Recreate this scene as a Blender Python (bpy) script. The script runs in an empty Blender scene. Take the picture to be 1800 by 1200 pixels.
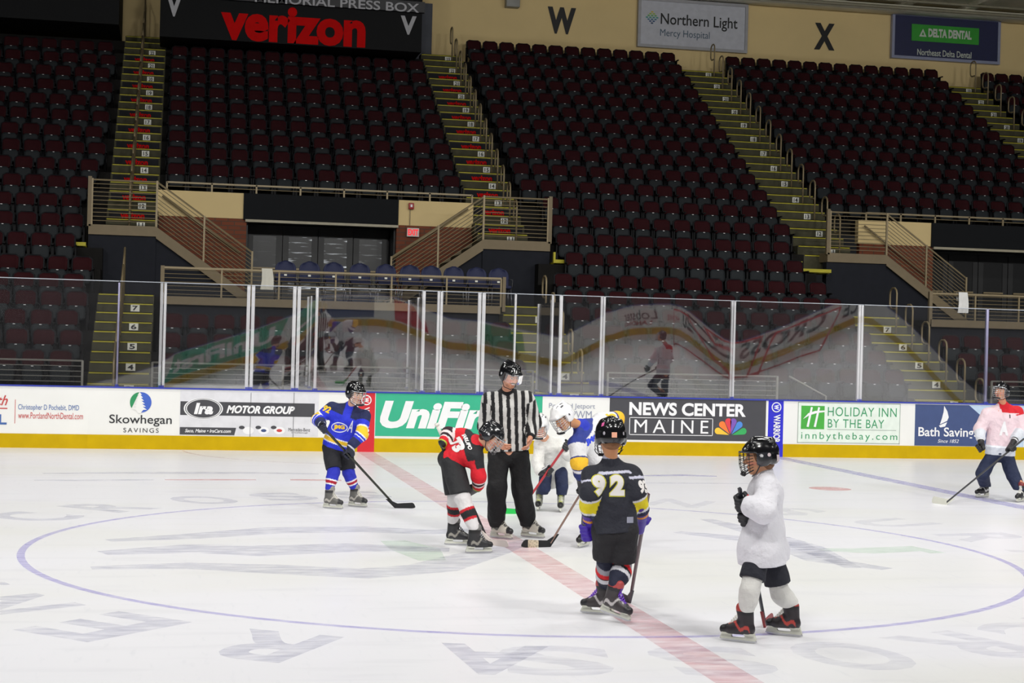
import bpy, bmesh, math, random
import numpy as np
from mathutils import Vector, Matrix
from mathutils.bvhtree import BVHTree
random.seed(7); np.random.seed(7)
SC = bpy.context.scene; C = SC.collection
PI = math.pi
# ---------------------------------------------------------------- camera
cam_d = bpy.data.cameras.new('camera'); cam = bpy.data.objects.new('camera', cam_d); C.objects.link(cam)
YAW, PITCH, ROLL = 0.20294, 0.00057, 0.026025
fw = Vector((math.sin(YAW)*math.cos(PITCH), math.cos(YAW)*math.cos(PITCH), math.sin(PITCH)))
rt = Vector((math.cos(YAW), -math.sin(YAW), 0)); up = rt.cross(fw)
r2 = rt*math.cos(ROLL)+up*math.sin(ROLL); u2 = -rt*math.sin(ROLL)+up*math.cos(ROLL)
M = Matrix((r2, u2, -fw)).transposed().to_4x4(); M.translation = Vector((-3.427, -15.80, 2.034))
cam.matrix_world = M
cam_d.sensor_width = 36; cam_d.lens = 2890.1/1800*36; cam_d.clip_start = .05; cam_d.clip_end = 300
SC.camera = cam
# ---------------------------------------------------------------- world, lights, exposure
w = bpy.data.worlds.new('world'); SC.world = w; w.use_nodes = True
w.node_tree.nodes['Background'].inputs[0].default_value = (.9, .95, 1, 1)
w.node_tree.nodes['Background'].inputs[1].default_value = 0.012
def area(name, loc, sx, sy, power, col=(1, .985, .95), spread=150, rot=(0, 0, 0)):
    d = bpy.data.lights.new(name, 'AREA'); d.shape = 'RECTANGLE'; d.size = sx; d.size_y = sy
    d.energy = power; d.color = col; d.spread = math.radians(spread)
    o = bpy.data.objects.new(name, d); o.location = loc; o.rotation_euler = rot; C.objects.link(o); return o
for ix in (-15, -5, 5, 15, 26):
    for iy in (-8.5, 0, 8.5):
        area('rink_light', (ix, iy, 13.2), 2.4, 1.2, {-8.5: 205, 0: 270, 8.5: 345}[iy])
    area('added_fill_light', (ix, -13.5, 12.4), 2.4, 1.0, 640, rot=(math.radians(66), 0, 0), spread=120)  # added fill lamps, tilted to brighten the far stands and camera-facing sides
SC.view_settings.view_transform = 'Standard'; SC.view_settings.look = 'None'
SC.view_settings.exposure = 0.0; SC.view_settings.gamma = 1.0; SC.view_settings.use_curve_mapping = False
SC.cycles.transparent_max_bounces = 24; SC.cycles.max_bounces = 8; SC.cycles.diffuse_bounces = 3; SC.cycles.glossy_bounces = 3
SC.cycles.sample_clamp_indirect = 4.0; SC.cycles.caustics_reflective = False; SC.cycles.caustics_refractive = False
# ---------------------------------------------------------------- materials
def lin(c):
    if isinstance(c, str):
        c = c.lstrip('#'); c = tuple(int(c[i:i+2], 16)/255 for i in (0, 2, 4))
    return tuple((v/12.92 if v <= .04045 else ((v+.055)/1.055)**2.4) for v in c)
_m = {}
def mat(name, col, rough=.6, metal=0., var=.06, vscale=6., bump=0., bscale=40., emit=None, estr=0., spec=.5, coat=0., attr=None):
    if name in _m: return _m[name]
    m = bpy.data.materials.new(name); m.use_nodes = True; nt = m.node_tree; b = nt.nodes['Principled BSDF']
    c = lin(col); b.inputs['Roughness'].default_value = rough; b.inputs['Metallic'].default_value = metal
    b.inputs['Specular IOR Level'].default_value = spec; b.inputs['Coat Weight'].default_value = coat
    tc = nt.nodes.new('ShaderNodeTexCoord'); no = nt.nodes.new('ShaderNodeTexNoise'); no.inputs['Scale'].default_value = vscale
    no.inputs['Detail'].default_value = 3; nt.links.new(tc.outputs['Object'], no.inputs['Vector'])
    mr = nt.nodes.new('ShaderNodeMapRange'); mr.inputs[1].default_value = .3; mr.inputs[2].default_value = .7
    mr.inputs[3].default_value = 1-var; mr.inputs[4].default_value = 1+var; nt.links.new(no.outputs['Fac'], mr.inputs[0])
    mx = nt.nodes.new('ShaderNodeVectorMath'); mx.operation = 'SCALE'; nt.links.new(mr.outputs[0], mx.inputs['Scale'])
    if attr:
        at = nt.nodes.new('ShaderNodeAttribute'); at.attribute_name = attr; nt.links.new(at.outputs['Color'], mx.inputs[0])
    else: mx.inputs[0].default_value = c
    nt.links.new(mx.outputs[0], b.inputs['Base Color'])
    if bump:
        n2 = nt.nodes.new('ShaderNodeTexNoise'); n2.inputs['Scale'].default_value = bscale; n2.inputs['Detail'].default_value = 4
        nt.links.new(tc.outputs['Object'], n2.inputs['Vector'])
        bu = nt.nodes.new('ShaderNodeBump'); bu.inputs['Strength'].default_value = bump; bu.inputs['Distance'].default_value = .035 if name == 'cloth' else .01
        nt.links.new(n2.outputs['Fac'], bu.inputs['Height']); nt.links.new(bu.outputs[0], b.inputs['Normal'])
    if emit:
        b.inputs['Emission Color'].default_value = (*lin(emit), 1); b.inputs['Emission Strength'].default_value = estr
    _m[name] = m; return m
def glass_mat(name, refl=.07, tint=(1, 1, 1), haze=.0, rough=.02):
    m = bpy.data.materials.new(name); m.use_nodes = True; nt = m.node_tree; nt.nodes.remove(nt.nodes['Principled BSDF'])
    out = nt.nodes['Material Output']; tr = nt.nodes.new('ShaderNodeBsdfTransparent'); tr.inputs[0].default_value = (*tint, 1)
    gl = nt.nodes.new('ShaderNodeBsdfGlossy'); gl.inputs['Roughness'].default_value = rough; gl.inputs[0].default_value = (1, 1, 1, 1)
    lw = nt.nodes.new('ShaderNodeFresnel'); lw.inputs[0].default_value = 1.45
    ad = nt.nodes.new('ShaderNodeMath'); ad.operation = 'ADD'; ad.inputs[1].default_value = refl-.034; ad.use_clamp = True
    nt.links.new(lw.outputs[0], ad.inputs[0])
    mx = nt.nodes.new('ShaderNodeMixShader'); nt.links.new(ad.outputs[0], mx.inputs[0]); nt.links.new(tr.outputs[0], mx.inputs[1]); nt.links.new(gl.outputs[0], mx.inputs[2])
    last = mx
    if haze:
        df = nt.nodes.new('ShaderNodeBsdfDiffuse'); df.inputs[0].default_value = (.9, .9, .95, 1)
        m2 = nt.nodes.new('ShaderNodeMixShader'); m2.inputs[0].default_value = haze
        nt.links.new(mx.outputs[0], m2.inputs[1]); nt.links.new(df.outputs[0], m2.inputs[2]); last = m2
    nt.links.new(last.outputs[0], out.inputs[0]); _m[name] = m; return m
# ---------------------------------------------------------------- object helpers
def link(name, me, parent=None):
    o = bpy.data.objects.new(name, me); C.objects.link(o)
    if parent is not None: o.parent = parent
    return o
def tag(o, label=None, cat=None, group=None, kind=None):
    if label: o['label'] = label
    if cat: o['category'] = cat
    if group: o['group'] = group
    if kind: o['kind'] = kind
    return o
def empty(name, loc=(0, 0, 0), label=None, cat=None, group=None, rz=0, kind=None):
    o = bpy.data.objects.new(name, None); o.location = loc; o.rotation_euler = (0, 0, rz); o.empty_display_size = .1
    C.objects.link(o); return tag(o, label, cat, group, kind)
class MB:
    """collects boxes, prisms and tubes into one mesh"""
    def __init__(s): s.v = []; s.f = []; s.m = []; s.cur = 0; s.sm = []
    def add(s, vs, fs, smooth=False):
        n = len(s.v); s.v += [tuple(v) for v in vs]
        for f in fs: s.f.append(tuple(n+i for i in f)); s.m.append(s.cur); s.sm.append(smooth)
        return s
    def box(s, x0, x1, y0, y1, z0, z1, bev=0.):
        if bev > 0:
            b = bev; bm = bmesh.new(); bmesh.ops.create_cube(bm, size=1)
            for v in bm.verts: v.co = Vector(((x0+x1)/2+v.co.x*(x1-x0), (y0+y1)/2+v.co.y*(y1-y0), (z0+z1)/2+v.co.z*(z1-z0)))
            bmesh.ops.bevel(bm, geom=bm.edges[:]+bm.verts[:], offset=b, segments=2, profile=.5, affect='EDGES')
            bm.verts.index_update(); s.add([v.co for v in bm.verts], [[v.index for v in f.verts] for f in bm.faces], True); bm.free(); return s
        vs = [(x, y, z) for z in (z0, z1) for y in (y0, y1) for x in (x0, x1)]
        return s.add(vs, [(0, 2, 3, 1), (4, 5, 7, 6), (0, 1, 5, 4), (2, 6, 7, 3), (0, 4, 6, 2), (1, 3, 7, 5)])
    def tube(s, pts, r, n=6, closed=False, rs=None):
        pts = [Vector(p) for p in pts]; N = len(pts); vs = []
        prev = None
        for i, p in enumerate(pts):
            if closed: t = (pts[(i+1) % N]-pts[i-1])
            else: t = pts[min(i+1, N-1)]-pts[max(i-1, 0)]
            t.normalize()
            a = prev if prev is not None else (Vector((0, 0, 1)) if abs(t.z) < .9 else Vector((1, 0, 0)))
            u = (a-t*a.dot(t)); u.normalize(); v = t.cross(u); prev = u
            rr = rs[i] if rs else r
            for k in range(n): an = 2*PI*k/n; vs.append(p+u*(rr*math.cos(an))+v*(rr*math.sin(an)))
        fs = []
        for i in range(N if closed else N-1):
            j = (i+1) % N
            for k in range(n): fs.append((i*n+k, i*n+(k+1) % n, j*n+(k+1) % n, j*n+k))
        if not closed: fs.append(tuple(range(n))[::-1]); fs.append(tuple((N-1)*n+k for k in range(n)))
        return s.add(vs, fs, n > 5)
    def prism(s, poly, axis, a, b):
        """poly in the two other axes (in order x,y,z without axis), extruded from a to b"""
        n = len(poly); vs = []
        for c in (a, b):
            for p, q in poly: vs.append((c, p, q) if axis == 'x' else (p, c, q) if axis == 'y' else (p, q, c))
        fs = [tuple(range(n)), tuple(range(2*n-1, n-1, -1))]+[(i, n+i, n+(i+1) % n, (i+1) % n) for i in range(n)]
        return s.add(vs, fs)
    def mesh(s, name, mats, fix=True):
        me = bpy.data.meshes.new(name); me.from_pydata(s.v, [], s.f)
        if not isinstance(mats, (list, tuple)): mats = [mats]
        for m in mats: me.materials.append(m)
        for p, mi, sm in zip(me.polygons, s.m, s.sm): p.material_index = mi; p.use_smooth = sm
        if fix:
            bm = bmesh.new(); bm.from_mesh(me); bmesh.ops.recalc_face_normals(bm, faces=bm.faces[:]); bm.to_mesh(me); bm.free()
        return me
    def build(s, name, mats, parent=None, **k): return link(name, s.mesh(name, mats, **k), parent)
def struct(o): o['kind'] = 'structure'; return o
_fc = {}
def text_mesh(txt, bold=0., shear=0., space=1., name='lettering'):
    key = (txt, bold, shear, space)
    if key in _fc: return _fc[key]
    cu = bpy.data.curves.new('t', 'FONT'); cu.body = txt; cu.size = 1; cu.offset = bold; cu.shear = shear; cu.space_character = space
    cu.resolution_u = 4; cu.fill_mode = 'FRONT'
    o = bpy.data.objects.new('t', cu); C.objects.link(o); dg = bpy.context.evaluated_depsgraph_get(); dg.update()
    me = bpy.data.meshes.new_from_object(o.evaluated_get(dg)); bpy.data.objects.remove(o)
    n = len(me.vertices); co = np.empty(n*3); me.vertices.foreach_get('co', co); co = co.reshape(-1, 3)
    fs = [tuple(p.vertices) for p in me.polygons]; bpy.data.meshes.remove(me)
    mn = co.min(0); mx = co.max(0); uv = (co[:, :2]-mn[:2])/(mx[:2]-mn[:2]); asp = (mx[0]-mn[0])/(mx[1]-mn[1])
    _fc[key] = (uv, fs, asp); return _fc[key]
def text(txt, rect, y, m, parent=None, name='lettering', bold=0., shear=0., space=1., rot=0, thick=.002, flip=False):
    """flat cut lettering filling rect (x0,x1,z0,z1) on the plane y; rot=-90 runs downwards; flip: facing +Y"""
    uv, fs, asp = text_mesh(txt, bold, shear, space); x0, x1, z0, z1 = rect
    mb = MB(); V = []
    for u, v in uv:
        if rot == -90: a, b = v, 1-u
        elif rot == 90: a, b = 1-v, u
        else: a, b = u, v
        if flip: a = 1-a
        V.append((x0+a*(x1-x0), y, z0+b*(z1-z0)))
    mb.add(V, fs); return mb.build(name, m, parent, fix=False)
def ordn(n): return str(n)+('th' if 10 <= n % 100 <= 20 else {1: 'st', 2: 'nd', 3: 'rd'}.get(n % 10, 'th'))

# ================================================================ ICE
def ice_material():
    m = bpy.data.materials.new('ice'); m.use_nodes = True; nt = m.node_tree; b = nt.nodes['Principled BSDF']
    b.inputs['Roughness'].default_value = .32; b.inputs['Specular IOR Level'].default_value = .35
    N = nt.nodes.new; L = nt.links.new
    tc = N('ShaderNodeTexCoord'); sep = N('ShaderNodeSeparateXYZ'); L(tc.outputs['Object'], sep.inputs[0])
    def noise(sx, sy, sc, det=4, rot=0):
        mp = N('ShaderNodeMapping'); mp.inputs['Scale'].default_value = (sx, sy, 1); mp.inputs['Rotation'].default_value = (0, 0, rot); L(tc.outputs['Object'], mp.inputs[0])
        n = N('ShaderNodeTexNoise'); n.inputs['Scale'].default_value = sc; n.inputs['Detail'].default_value = det; L(mp.outputs[0], n.inputs['Vector']); return n.outputs['Fac']
    def rng(v, a, b_, c, d):
        r = N('ShaderNodeMapRange'); r.inputs[1].default_value = a; r.inputs[2].default_value = b_; r.inputs[3].default_value = c; r.inputs[4].default_value = d; L(v, r.inputs[0]); return r.outputs[0]
    base = N('ShaderNodeRGB'); base.outputs[0].default_value = (*lin('#eeeef3'), 1)
    def mixin(prev, fac, col):
        x = N('ShaderNodeMix'); x.data_type = 'RGBA'; L(fac, x.inputs[0]); L(prev, x.inputs[6]); x.inputs[7].default_value = (*lin(col), 1); return x.outputs[2]
    c = base.outputs[0]
    c = mixin(c, rng(noise(.25, .6, .5, 3), .45, .7, 0, .55), '#e2e3d6')       # worn creamy areas
    c = mixin(c, rng(noise(.6, 3.5, 1.2, 8), .55, .78, 0, .30), '#c9cad2')     # skate-worn streaks
    c = mixin(c, rng(noise(8, 1.2, 2.2, 9, .5), .60, .80, 0, .28), '#ccd0d8')  # scratches
    L(c, b.inputs['Base Color'])
    n2 = noise(3, 20, 3, 8, .3); bu = N('ShaderNodeBump'); bu.inputs['Strength'].default_value = .25; bu.inputs['Distance'].default_value = .004
    L(n2, bu.inputs['Height']); L(bu.outputs[0], b.inputs['Normal']); return m
ICE = ice_material()
mb = MB(); mb.box(-30, 30, -13.66, 13.66, -.3, 0); ice = struct(mb.build('floor', ICE)); ice['label'] = 'white rink ice with painted lines and faded lettering'
def paint(name, col, alpha, wear=.35):
    """worn paint under the ice: blends with the ice by a noise mask"""
    m = bpy.data.materials.new(name); m.use_nodes = True; nt = m.node_tree; b = nt.nodes['Principled BSDF']; N = nt.nodes.new; L = nt.links.new
    b.inputs['Roughness'].default_value = .35; b.inputs['Specular IOR Level'].default_value = .35; b.inputs['Base Color'].default_value = (*lin(col), 1)
    tc = N('ShaderNodeTexCoord'); mp = N('ShaderNodeMapping'); mp.inputs['Scale'].default_value = (1.2, 4, 1); L(tc.outputs['Object'], mp.inputs[0])
    n = N('ShaderNodeTexNoise'); n.inputs['Scale'].default_value = 3; n.inputs['Detail'].default_value = 8; L(mp.outputs[0], n.inputs['Vector'])
    r = N('ShaderNodeMapRange'); r.inputs[1].default_value = .3; r.inputs[2].default_value = .7; r.inputs[3].default_value = alpha*(1+wear); r.inputs[4].default_value = alpha*(1-wear); L(n.outputs['Fac'], r.inputs[0])
    L(r.outputs[0], b.inputs['Alpha']); return m
P_RED = paint('paint_red', '#dd7c88', .21, .65); P_BLUE = paint('paint_blue', '#8f84dc', .30); P_GREY = paint('paint_grey', '#9a9cbc', .17, .8); P_BLUE2 = paint('paint_blue_line', '#a09cdc', .34)
P_GREY2 = paint('paint_grey_faint', '#9a9cbc', .10, .8); P_DOT = paint('paint_dot', '#e39a9a', .4); P_GREEN = paint('paint_green', '#b5d8b8', .22)
def ring(name, r0, r1, m, cx=0, cy=0, z=.0015, a0=0, a1=2*PI, n=128, sy=1.):
    mb = MB(); vs = []
    for i in range(n+1):
        a = a0+(a1-a0)*i/n
        for r in (r0, r1): vs.append((cx+r*math.cos(a), cy+r*math.sin(a)*sy, z))
    mb.add(vs, [(2*i, 2*i+1, 2*i+3, 2*i+2) for i in range(n)]); return mb.build(name, m, ice)
def quad(name, x0, x1, y0, y1, m, z=.0012):
    mb = MB(); mb.add([(x0, y0, z), (x1, y0, z), (x1, y1, z), (x0, y1, z)], [(0, 1, 2, 3)]); return mb.build(name, m, ice)
quad('centre_line', -.152, .152, -13.6, 13.6, P_RED)
quad('blue_line', 7.64, 7.94, -13.6, 13.6, P_BLUE2); quad('blue_line', -7.94, -7.64, -13.6, 13.6, P_BLUE2)
ring('centre_circle', 4.71, 4.78, P_BLUE, z=.0018)
mb = MB(); mb.add([(6.11+.31*math.cos(2*PI*i/32), 7.0+.31*math.sin(2*PI*i/32), .0015) for i in range(32)], [tuple(range(32))]); mb.build('faceoff_dot', P_DOT, ice)
ring('referee_crease', 3.0, 3.05, P_RED, cx=-.2, cy=13.66, a0=PI*1.02, a1=PI*1.98, n=48)
# ring lettering, clockwise, tops outward
def ring_letter(ch, ang, r=5.62, h=1.0, w=.72, m=None):
    uv, fs, asp = text_mesh(ch, .03); mb = MB(); w2 = w if ch != 'I' else .2
    R = Vector((math.cos(ang), math.sin(ang))); T = Vector((math.sin(ang), -math.cos(ang)))
    mb.add([(*(R*(r-h/2+v*h)+T*((u-.5)*w2)), .0016) for u, v in uv], fs); return mb.build('painted_letter', m or P_GREY, ice, fix=False)
import math as _mt
for ch, (x, y) in zip('CROSS', [(-4.68, 2.69), (-3.86, 3.61), (-2.87, 4.52), (-2.00, 5.22), (-1.0, 5.5)]): ring_letter(ch, _mt.atan2(y, x))
for i, ch in enumerate('INSURANCE'): ring_letter(ch, math.radians(72-i*15.2), m=P_GREY2)
for ch, (x, y) in zip('ARENA', [(-1.27, -5.0), (-2.64, -4.60), (-3.75, -3.99), (-4.48, -3.09), (-5.2, -2.0)]): ring_letter(ch, _mt.atan2(y, x))
for i, ch in enumerate('CROSS'): ring_letter(ch, math.radians(-58-i*10.5), r=5.6, m=P_GREY2)
# faded centre logo: broad sweeping strokes
def stroke(pts, w0, m, name='faded_logo_stroke'):
    mb = MB(); vs = []; N = len(pts)
    for i, (x, y) in enumerate(pts):
        t = Vector(pts[min(i+1, N-1)])-Vector(pts[max(i-1, 0)]); t.normalize(); n = Vector((-t.y, t.x)); ww = w0*(.15+.85*math.sin(PI*(i+.4)/(N-.2)))/2
        vs += [(x+n.x*ww, y+n.y*ww, .0014), (x-n.x*ww, y-n.y*ww, .0014)]
    mb.add(vs, [(2*i, 2*i+1, 2*i+3, 2*i+2) for i in range(N-1)]); return mb.build(name, m, ice)
def arc(cx, cy, rx, ry, a0, a1, n=28): return [(cx+rx*math.cos(math.radians(a0+(a1-a0)*i/n)), cy+ry*math.sin(math.radians(a0+(a1-a0)*i/n))) for i in range(n+1)]
stroke([(-4.003,0.689), (-3.238,1.021), (-2.355,1.575), (-1.384,1.699), (-0.685,1.456), (-0.081,1.728)], .55, P_GREY)
stroke([(-4.018,-0.245), (-3.245,0.084), (-2.613,-0.084), (-1.669,0.173), (-0.744,0.001)], .75, P_GREY)
stroke([(-4.073,-1.218), (-3.255,-1.087), (-2.525,-1.313), (-1.760,-1.607), (-1.109,-1.264), (-0.382,-0.170), (0.208,0.730)], .6, P_GREY)
stroke([(2.039,1.507), (2.517,1.000), (2.911,0.514), (2.809,-0.811), (3.188,-1.407)], .5, P_GREY)
stroke([(2.806,2.835), (2.966,1.525), (3.033,0.186), (2.881,-1.325)], .4, P_GREY)
stroke([(3.083,0.004), (3.540,-0.086), (4.190,0.096), (4.267,-0.266)], .45, P_GREEN); stroke([(-1.208,0.716), (-1.073,0.044), (-1.033,-0.775)], .5, P_GREEN)
for a, b_ in (((75, 832), (560, 832)), ((60, 845), (560, 843)), ((1160, 838), (1265, 838))): pass
stroke([(-5.200,8.411), (-4.224,8.620), (-3.175,8.740), (-2.179,8.854), (-1.262,8.755)], .35, P_GREY); stroke([(3.825,9.004), (4.534,9.187), (5.048,9.030)], .3, P_BLUE2)
stroke([(-5.227,7.298), (-4.484,7.371), (-3.649,7.544)], .22, P_GREY); stroke([(-3.495,7.559), (-2.871,7.621), (-2.236,7.684)], .2, P_DOT); stroke([(-1.753,7.732), (-1.027,7.711)], .3, P_DOT); stroke([(3.195,7.740), (4.071,7.726), (5.146,7.729)], .14, P_GREY)
# concourse floor behind the boards
CONC = mat('concrete', '#5b5a55', .9, var=.15, vscale=2)
mb = MB(); mb.box(-30, 34, 13.76, 23.2, -.3, 0); struct(mb.build('floor_slab', CONC))
# ================================================================ BOARDS
WHITE = mat('board_white', '#e9e9e6', .35, var=.02, vscale=1.5); YEL = mat('kick_yellow', '#c3a200', .6, spec=.15, var=.06, vscale=4); CAPB = mat('cap_blue', '#2b3aa8', .4)
WHT = mat('vinyl_white', '#ececee', .4, var=.02); TEAL = mat('vinyl_teal', '#2fae87', .4, var=.03); DGREY = mat('vinyl_dark_grey', '#46464b', .3, var=.04)
RED = mat('vinyl_red', '#cf1f2c', .4, var=.02); BLU = mat('vinyl_blue', '#2626c8', .4, var=.02); INK = mat('ink_black', '#26262a', .5); GRN = mat('ink_green', '#2f9460', .5); NAVY = mat('vinyl_navy', '#3d4e7c', .4, var=.05)
LBLUE = mat('vinyl_light_blue', '#b9cfe6', .4); INKB = mat('ink_blue', '#3f66a8', .5); INKR = mat('ink_red', '#c23b3b', .5); OFFW = mat('vinyl_off_white', '#d9d9de', .4)
YF = 13.66
def board(x0, x1, label, kick=YEL, body=WHITE, sgn=1):
    b = empty('dasher_board', ((x0+x1)/2, sgn*(YF+.05), 0), label, 'rink board', 'boards of the far side' if sgn > 0 else 'boards of the near side')
    def bx(nm, m, ya, yb, z0, z1):
        mb = MB(); mb.box(x0-(x0+x1)/2, x1-(x0+x1)/2, min(sgn*ya, sgn*yb), max(sgn*ya, sgn*yb), z0, z1); return mb.build(nm, m, b)
    bx('facing', body, -.05, .05, .0, 1.062); bx('kickplate', kick, -.062, -.051, .0, .245); bx('cap_rail', CAPB, -.07, .09, 1.062, 1.085); b['_x'] = 0; del b['_x']; return b
def rel(b, o): o.location = -Vector(b.location); return o   # keep world numbers inside a child
def panel(b, nm, rect, m, y=YF-.004, th=.003):
    x0, x1, z0, z1 = rect; mb = MB(); mb.box(x0, x1, y, y+th, z0, z1); o = mb.build(nm, m, b); return rel(b, o)
def poly(parent, nm, pts, m, y, base=None):
    mb = MB(); mb.add([(x, y, z) for x, z in pts], [tuple(range(len(pts)))]); o = mb.build(nm, m, parent)
    if base is not None: rel(base, o)
    return o
def ell(cx, cz, rx, rz, n=40): return [(cx+rx*math.cos(2*PI*i/n), cz+rz*math.sin(2*PI*i/n)) for i in range(n)]
def tx(b, txt, rect, m, y=YF-.006, **k): return rel(b, text(txt, rect, y, m, b, **k))
B0 = board(-9.6, -4.85, 'white rink board with red and blue dentist lettering at far left')
tx(B0, 'Christopher D Pochebit, DMD', (-6.019,-5.003,0.632,0.750), INKB); tx(B0, 'www.PortlandNorthDental.com', (-6.016,-4.933,0.505,0.613), INKR)
tx(B0, 'North', (-6.745,-6.192,0.724,0.899), INKR, shear=.4, bold=.01); panel(B0, 'rule_line', (-6.881,-6.198,0.664,0.683), INKR); tx(B0, 'DENTAL', (-7.340,-6.203,0.396,0.572), INKB, bold=.03); panel(B0, 'rule_line', (-6.074,-6.065,0.417,0.829), INKR)
B1 = board(-4.85, -3.42, 'white rink board with round green and blue pine tree emblem and black lettering')
tx(B1, 'Skowhegan', (-4.489,-3.422,0.400,0.599), INK, space=1.0, bold=.008); tx(B1, 'SAVINGS', (-4.244,-3.642,0.291,0.370), INK, space=1.3)
cx, cz, rr = -3.955, .835-.0, .175
cx, _cx, cz, _cz = (-3.956,-3.946,0.818,0.828)
rr = .178
RB = mat('ink_royal', '#3a5fc0', .5); GB = mat('ink_pine', '#1f8a55', .5)
em = poly(B1, 'tree_emblem', [(cx+rr*math.cos(a), cz+rr*math.sin(a)) for a in [math.radians(-100+ i*200/30) for i in range(31)]], RB, YF-.006, B1)
poly(B1, 'tree_emblem', [(cx-.02+rr*.95*math.cos(a), cz+rr*math.sin(a)) for a in [math.radians(95+i*120/20) for i in range(21)]], GB, YF-.006, B1)
tree = [(0, .175)]
for i in range(6): z = .135-i*.052; w_ = .02+.018*i; tree += [(w_+.018, z), (w_*.6, z-.004)]
tree += [(.02, -.19), (-.02, -.19)]
for i in range(5, -1, -1): z = .135-i*.052; w_ = .02+.018*i; tree += [(-w_*.6, z-.004), (-w_-.018, z)]
poly(B1, 'tree_emblem', [(cx-.025+a, cz+b_) for a, b_ in tree], WHITE, YF-.008, B1)
B2 = board(-3.42, -.152, 'rink board with dark grey car dealer banner and oval badge')
ad = panel(B2, 'banner_panel', (-3.288,-0.858,0.267,1.043), OFFW)
panel(B2, 'grey_band', (-3.280,-0.930,0.610,0.851), DGREY, YF-.006)
a_, b_, c_, d_ = (-3.280,-2.304,0.267,0.398)
poly(B2, 'grey_band', [(a_, c_), (b_-.03, c_), (b_, d_), (a_, d_)], DGREY, YF-.0065, B2)
for (px, m_, y_) in ((1.0, WHT, .008), (.93, DGREY, .0085), (.89, WHT, .009), (.84, DGREY, .0095)):
    x0_, x1_, z0_, z1_ = (-3.222,-2.542,0.537,0.918)
    poly(B2, 'oval_badge', ell((x0_+x1_)/2, (z0_+z1_)/2, (x1_-x0_)/2*px, (z1_-z0_)/2*px), m_, YF-y_, B2)
tx(B2, 'Ira', (-3.045,-2.710,0.627,0.828), WHT, YF-.011, bold=.05, shear=.2); tx(B2, 'MOTOR GROUP', (-2.482,-1.283,0.654,0.795), WHT, YF-.011, bold=.045, shear=.3)
tx(B2, 'Saco, Maine • IraCars.com', (-3.192,-2.393,0.297,0.368), WHT, YF-.011, bold=.02, shear=.3); tx(B2, 'Mercedes-Benz', (-1.385,-1.002,0.351,0.412), DGREY, YF-.011); tx(B2, 'of Scarborough', (-1.333,-1.041,0.310,0.341), DGREY, YF-.011)
for px, mm in ((436, WHT), (463, NAVY), (490, INKR)):
    x0_ = -3.43+(px-327)/98.2*1.0; x0_, x1_, z0_, z1_ = (0, 0, 0, 0)
for (r1_, r2_, c1_, nm_) in (((-2.185,-1.995,0.287,0.418), (-2.256,-2.156,0.376,0.437), WHT, 'TOYOTA'), ((-1.916,-1.726,0.291,0.422), (-1.967,-1.867,0.381,0.441), NAVY, 'Ford'), ((-1.646,-1.445,0.295,0.427), (-1.697,-1.597,0.385,0.445), INKR, 'NISSAN')):
    poly(B2, 'small_oval', ell((r1_[0]+r1_[1])/2, (r1_[2]+r1_[3])/2, (r1_[1]-r1_[0])/2, (r1_[3]-r1_[2])/2), WHT, YF-.008, B2)
    poly(B2, 'small_oval', ell((r2_[0]+r2_[1])/2, (r2_[2]+r2_[3])/2, (r2_[1]-r2_[0])/2, (r2_[3]-r2_[2])/2), DGREY, YF-.009, B2)
    if c1_ is not WHT: poly(B2, 'small_oval', ell((r1_[0]+r1_[1])/2, (r1_[2]+r1_[3])/2, (r1_[1]-r1_[0])/4, (r1_[3]-r1_[2])/5), c1_, YF-.0095, B2)
panel(B2, 'panel_seam', (-2.062,-2.056,0.167,1.024), DGREY, YF-.0115); panel(B2, 'panel_seam', (-1.304,-1.298,0.177,1.038), DGREY, YF-.0115)
def warrior(b, rect_c, rect_t, fg, bg):
    x0_, x1_, z0_, z1_ = rect_c; cx_, cz_ = (x0_+x1_)/2, (z0_+z1_)/2; r_ = (x1_-x0_)/2
    poly(b, 'round_logo', ell(cx_, cz_, r_, r_), fg, YF-.014, b); poly(b, 'round_logo', ell(cx_, cz_, r_*.8, r_*.8), bg, YF-.0145, b)
    tx(b, 'W', (cx_-r_*.5, cx_+r_*.5, cz_-r_*.5, cz_+r_*.5), fg, YF-.015, bold=.05, rot=-90)
    tx(b, 'WARRIOR', rect_t, fg, YF-.015, bold=.03, shear=-.2, rot=-90)
B3 = board(-.152, .152, 'red rink board panel with round white logo at the centre line', kick=RED, body=RED)
warrior(B3, (-0.100,0.084,0.839,1.023), (-0.069,0.054,0.246,0.808), WHT, RED)
B4 = board(.152, 3.25, 'rink board with large teal panel and white italic lettering')
panel(B4, 'banner_panel', (0.163,3.236,0.290,1.075), TEAL); tx(B4, 'UniFirst', (0.246,2.724,0.431,0.927), WHT, bold=.05, shear=.25)
B5 = board(3.25, 4.50, 'white rink board behind the white helmets with thin grey lettering')
tx(B5, 'Portland Jetport', (3.361,4.234,0.822,0.938), mat('ink_grey', '#8d93a8', .5)); tx(B5, 'PWM', (3.795,4.173,0.668,0.805), mat('ink_grey', '#8d93a8', .5))
B6 = board(4.50, 7.615, 'rink board with dark grey news panel and six-colour peacock fan')
panel(B6, 'banner_panel', (4.513,7.568,0.286,1.063), DGREY); tx(B6, 'NEWS CENTER', (4.890,7.167,0.744,0.988), WHT, bold=.035)
fr = (4.898,6.524,0.377,0.706)
for r_ in ((fr[0], fr[1], fr[2], fr[2]+.012), (fr[0], fr[1], fr[3]-.012, fr[3]), (fr[0], fr[0]+.012, fr[2], fr[3]), (fr[1]-.012, fr[1], fr[2], fr[3])): panel(B6, 'lettering_frame', r_, WHT, YF-.006)
tx(B6, 'MAINE', (4.997,6.435,0.420,0.664), WHT, space=1.45)
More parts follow.
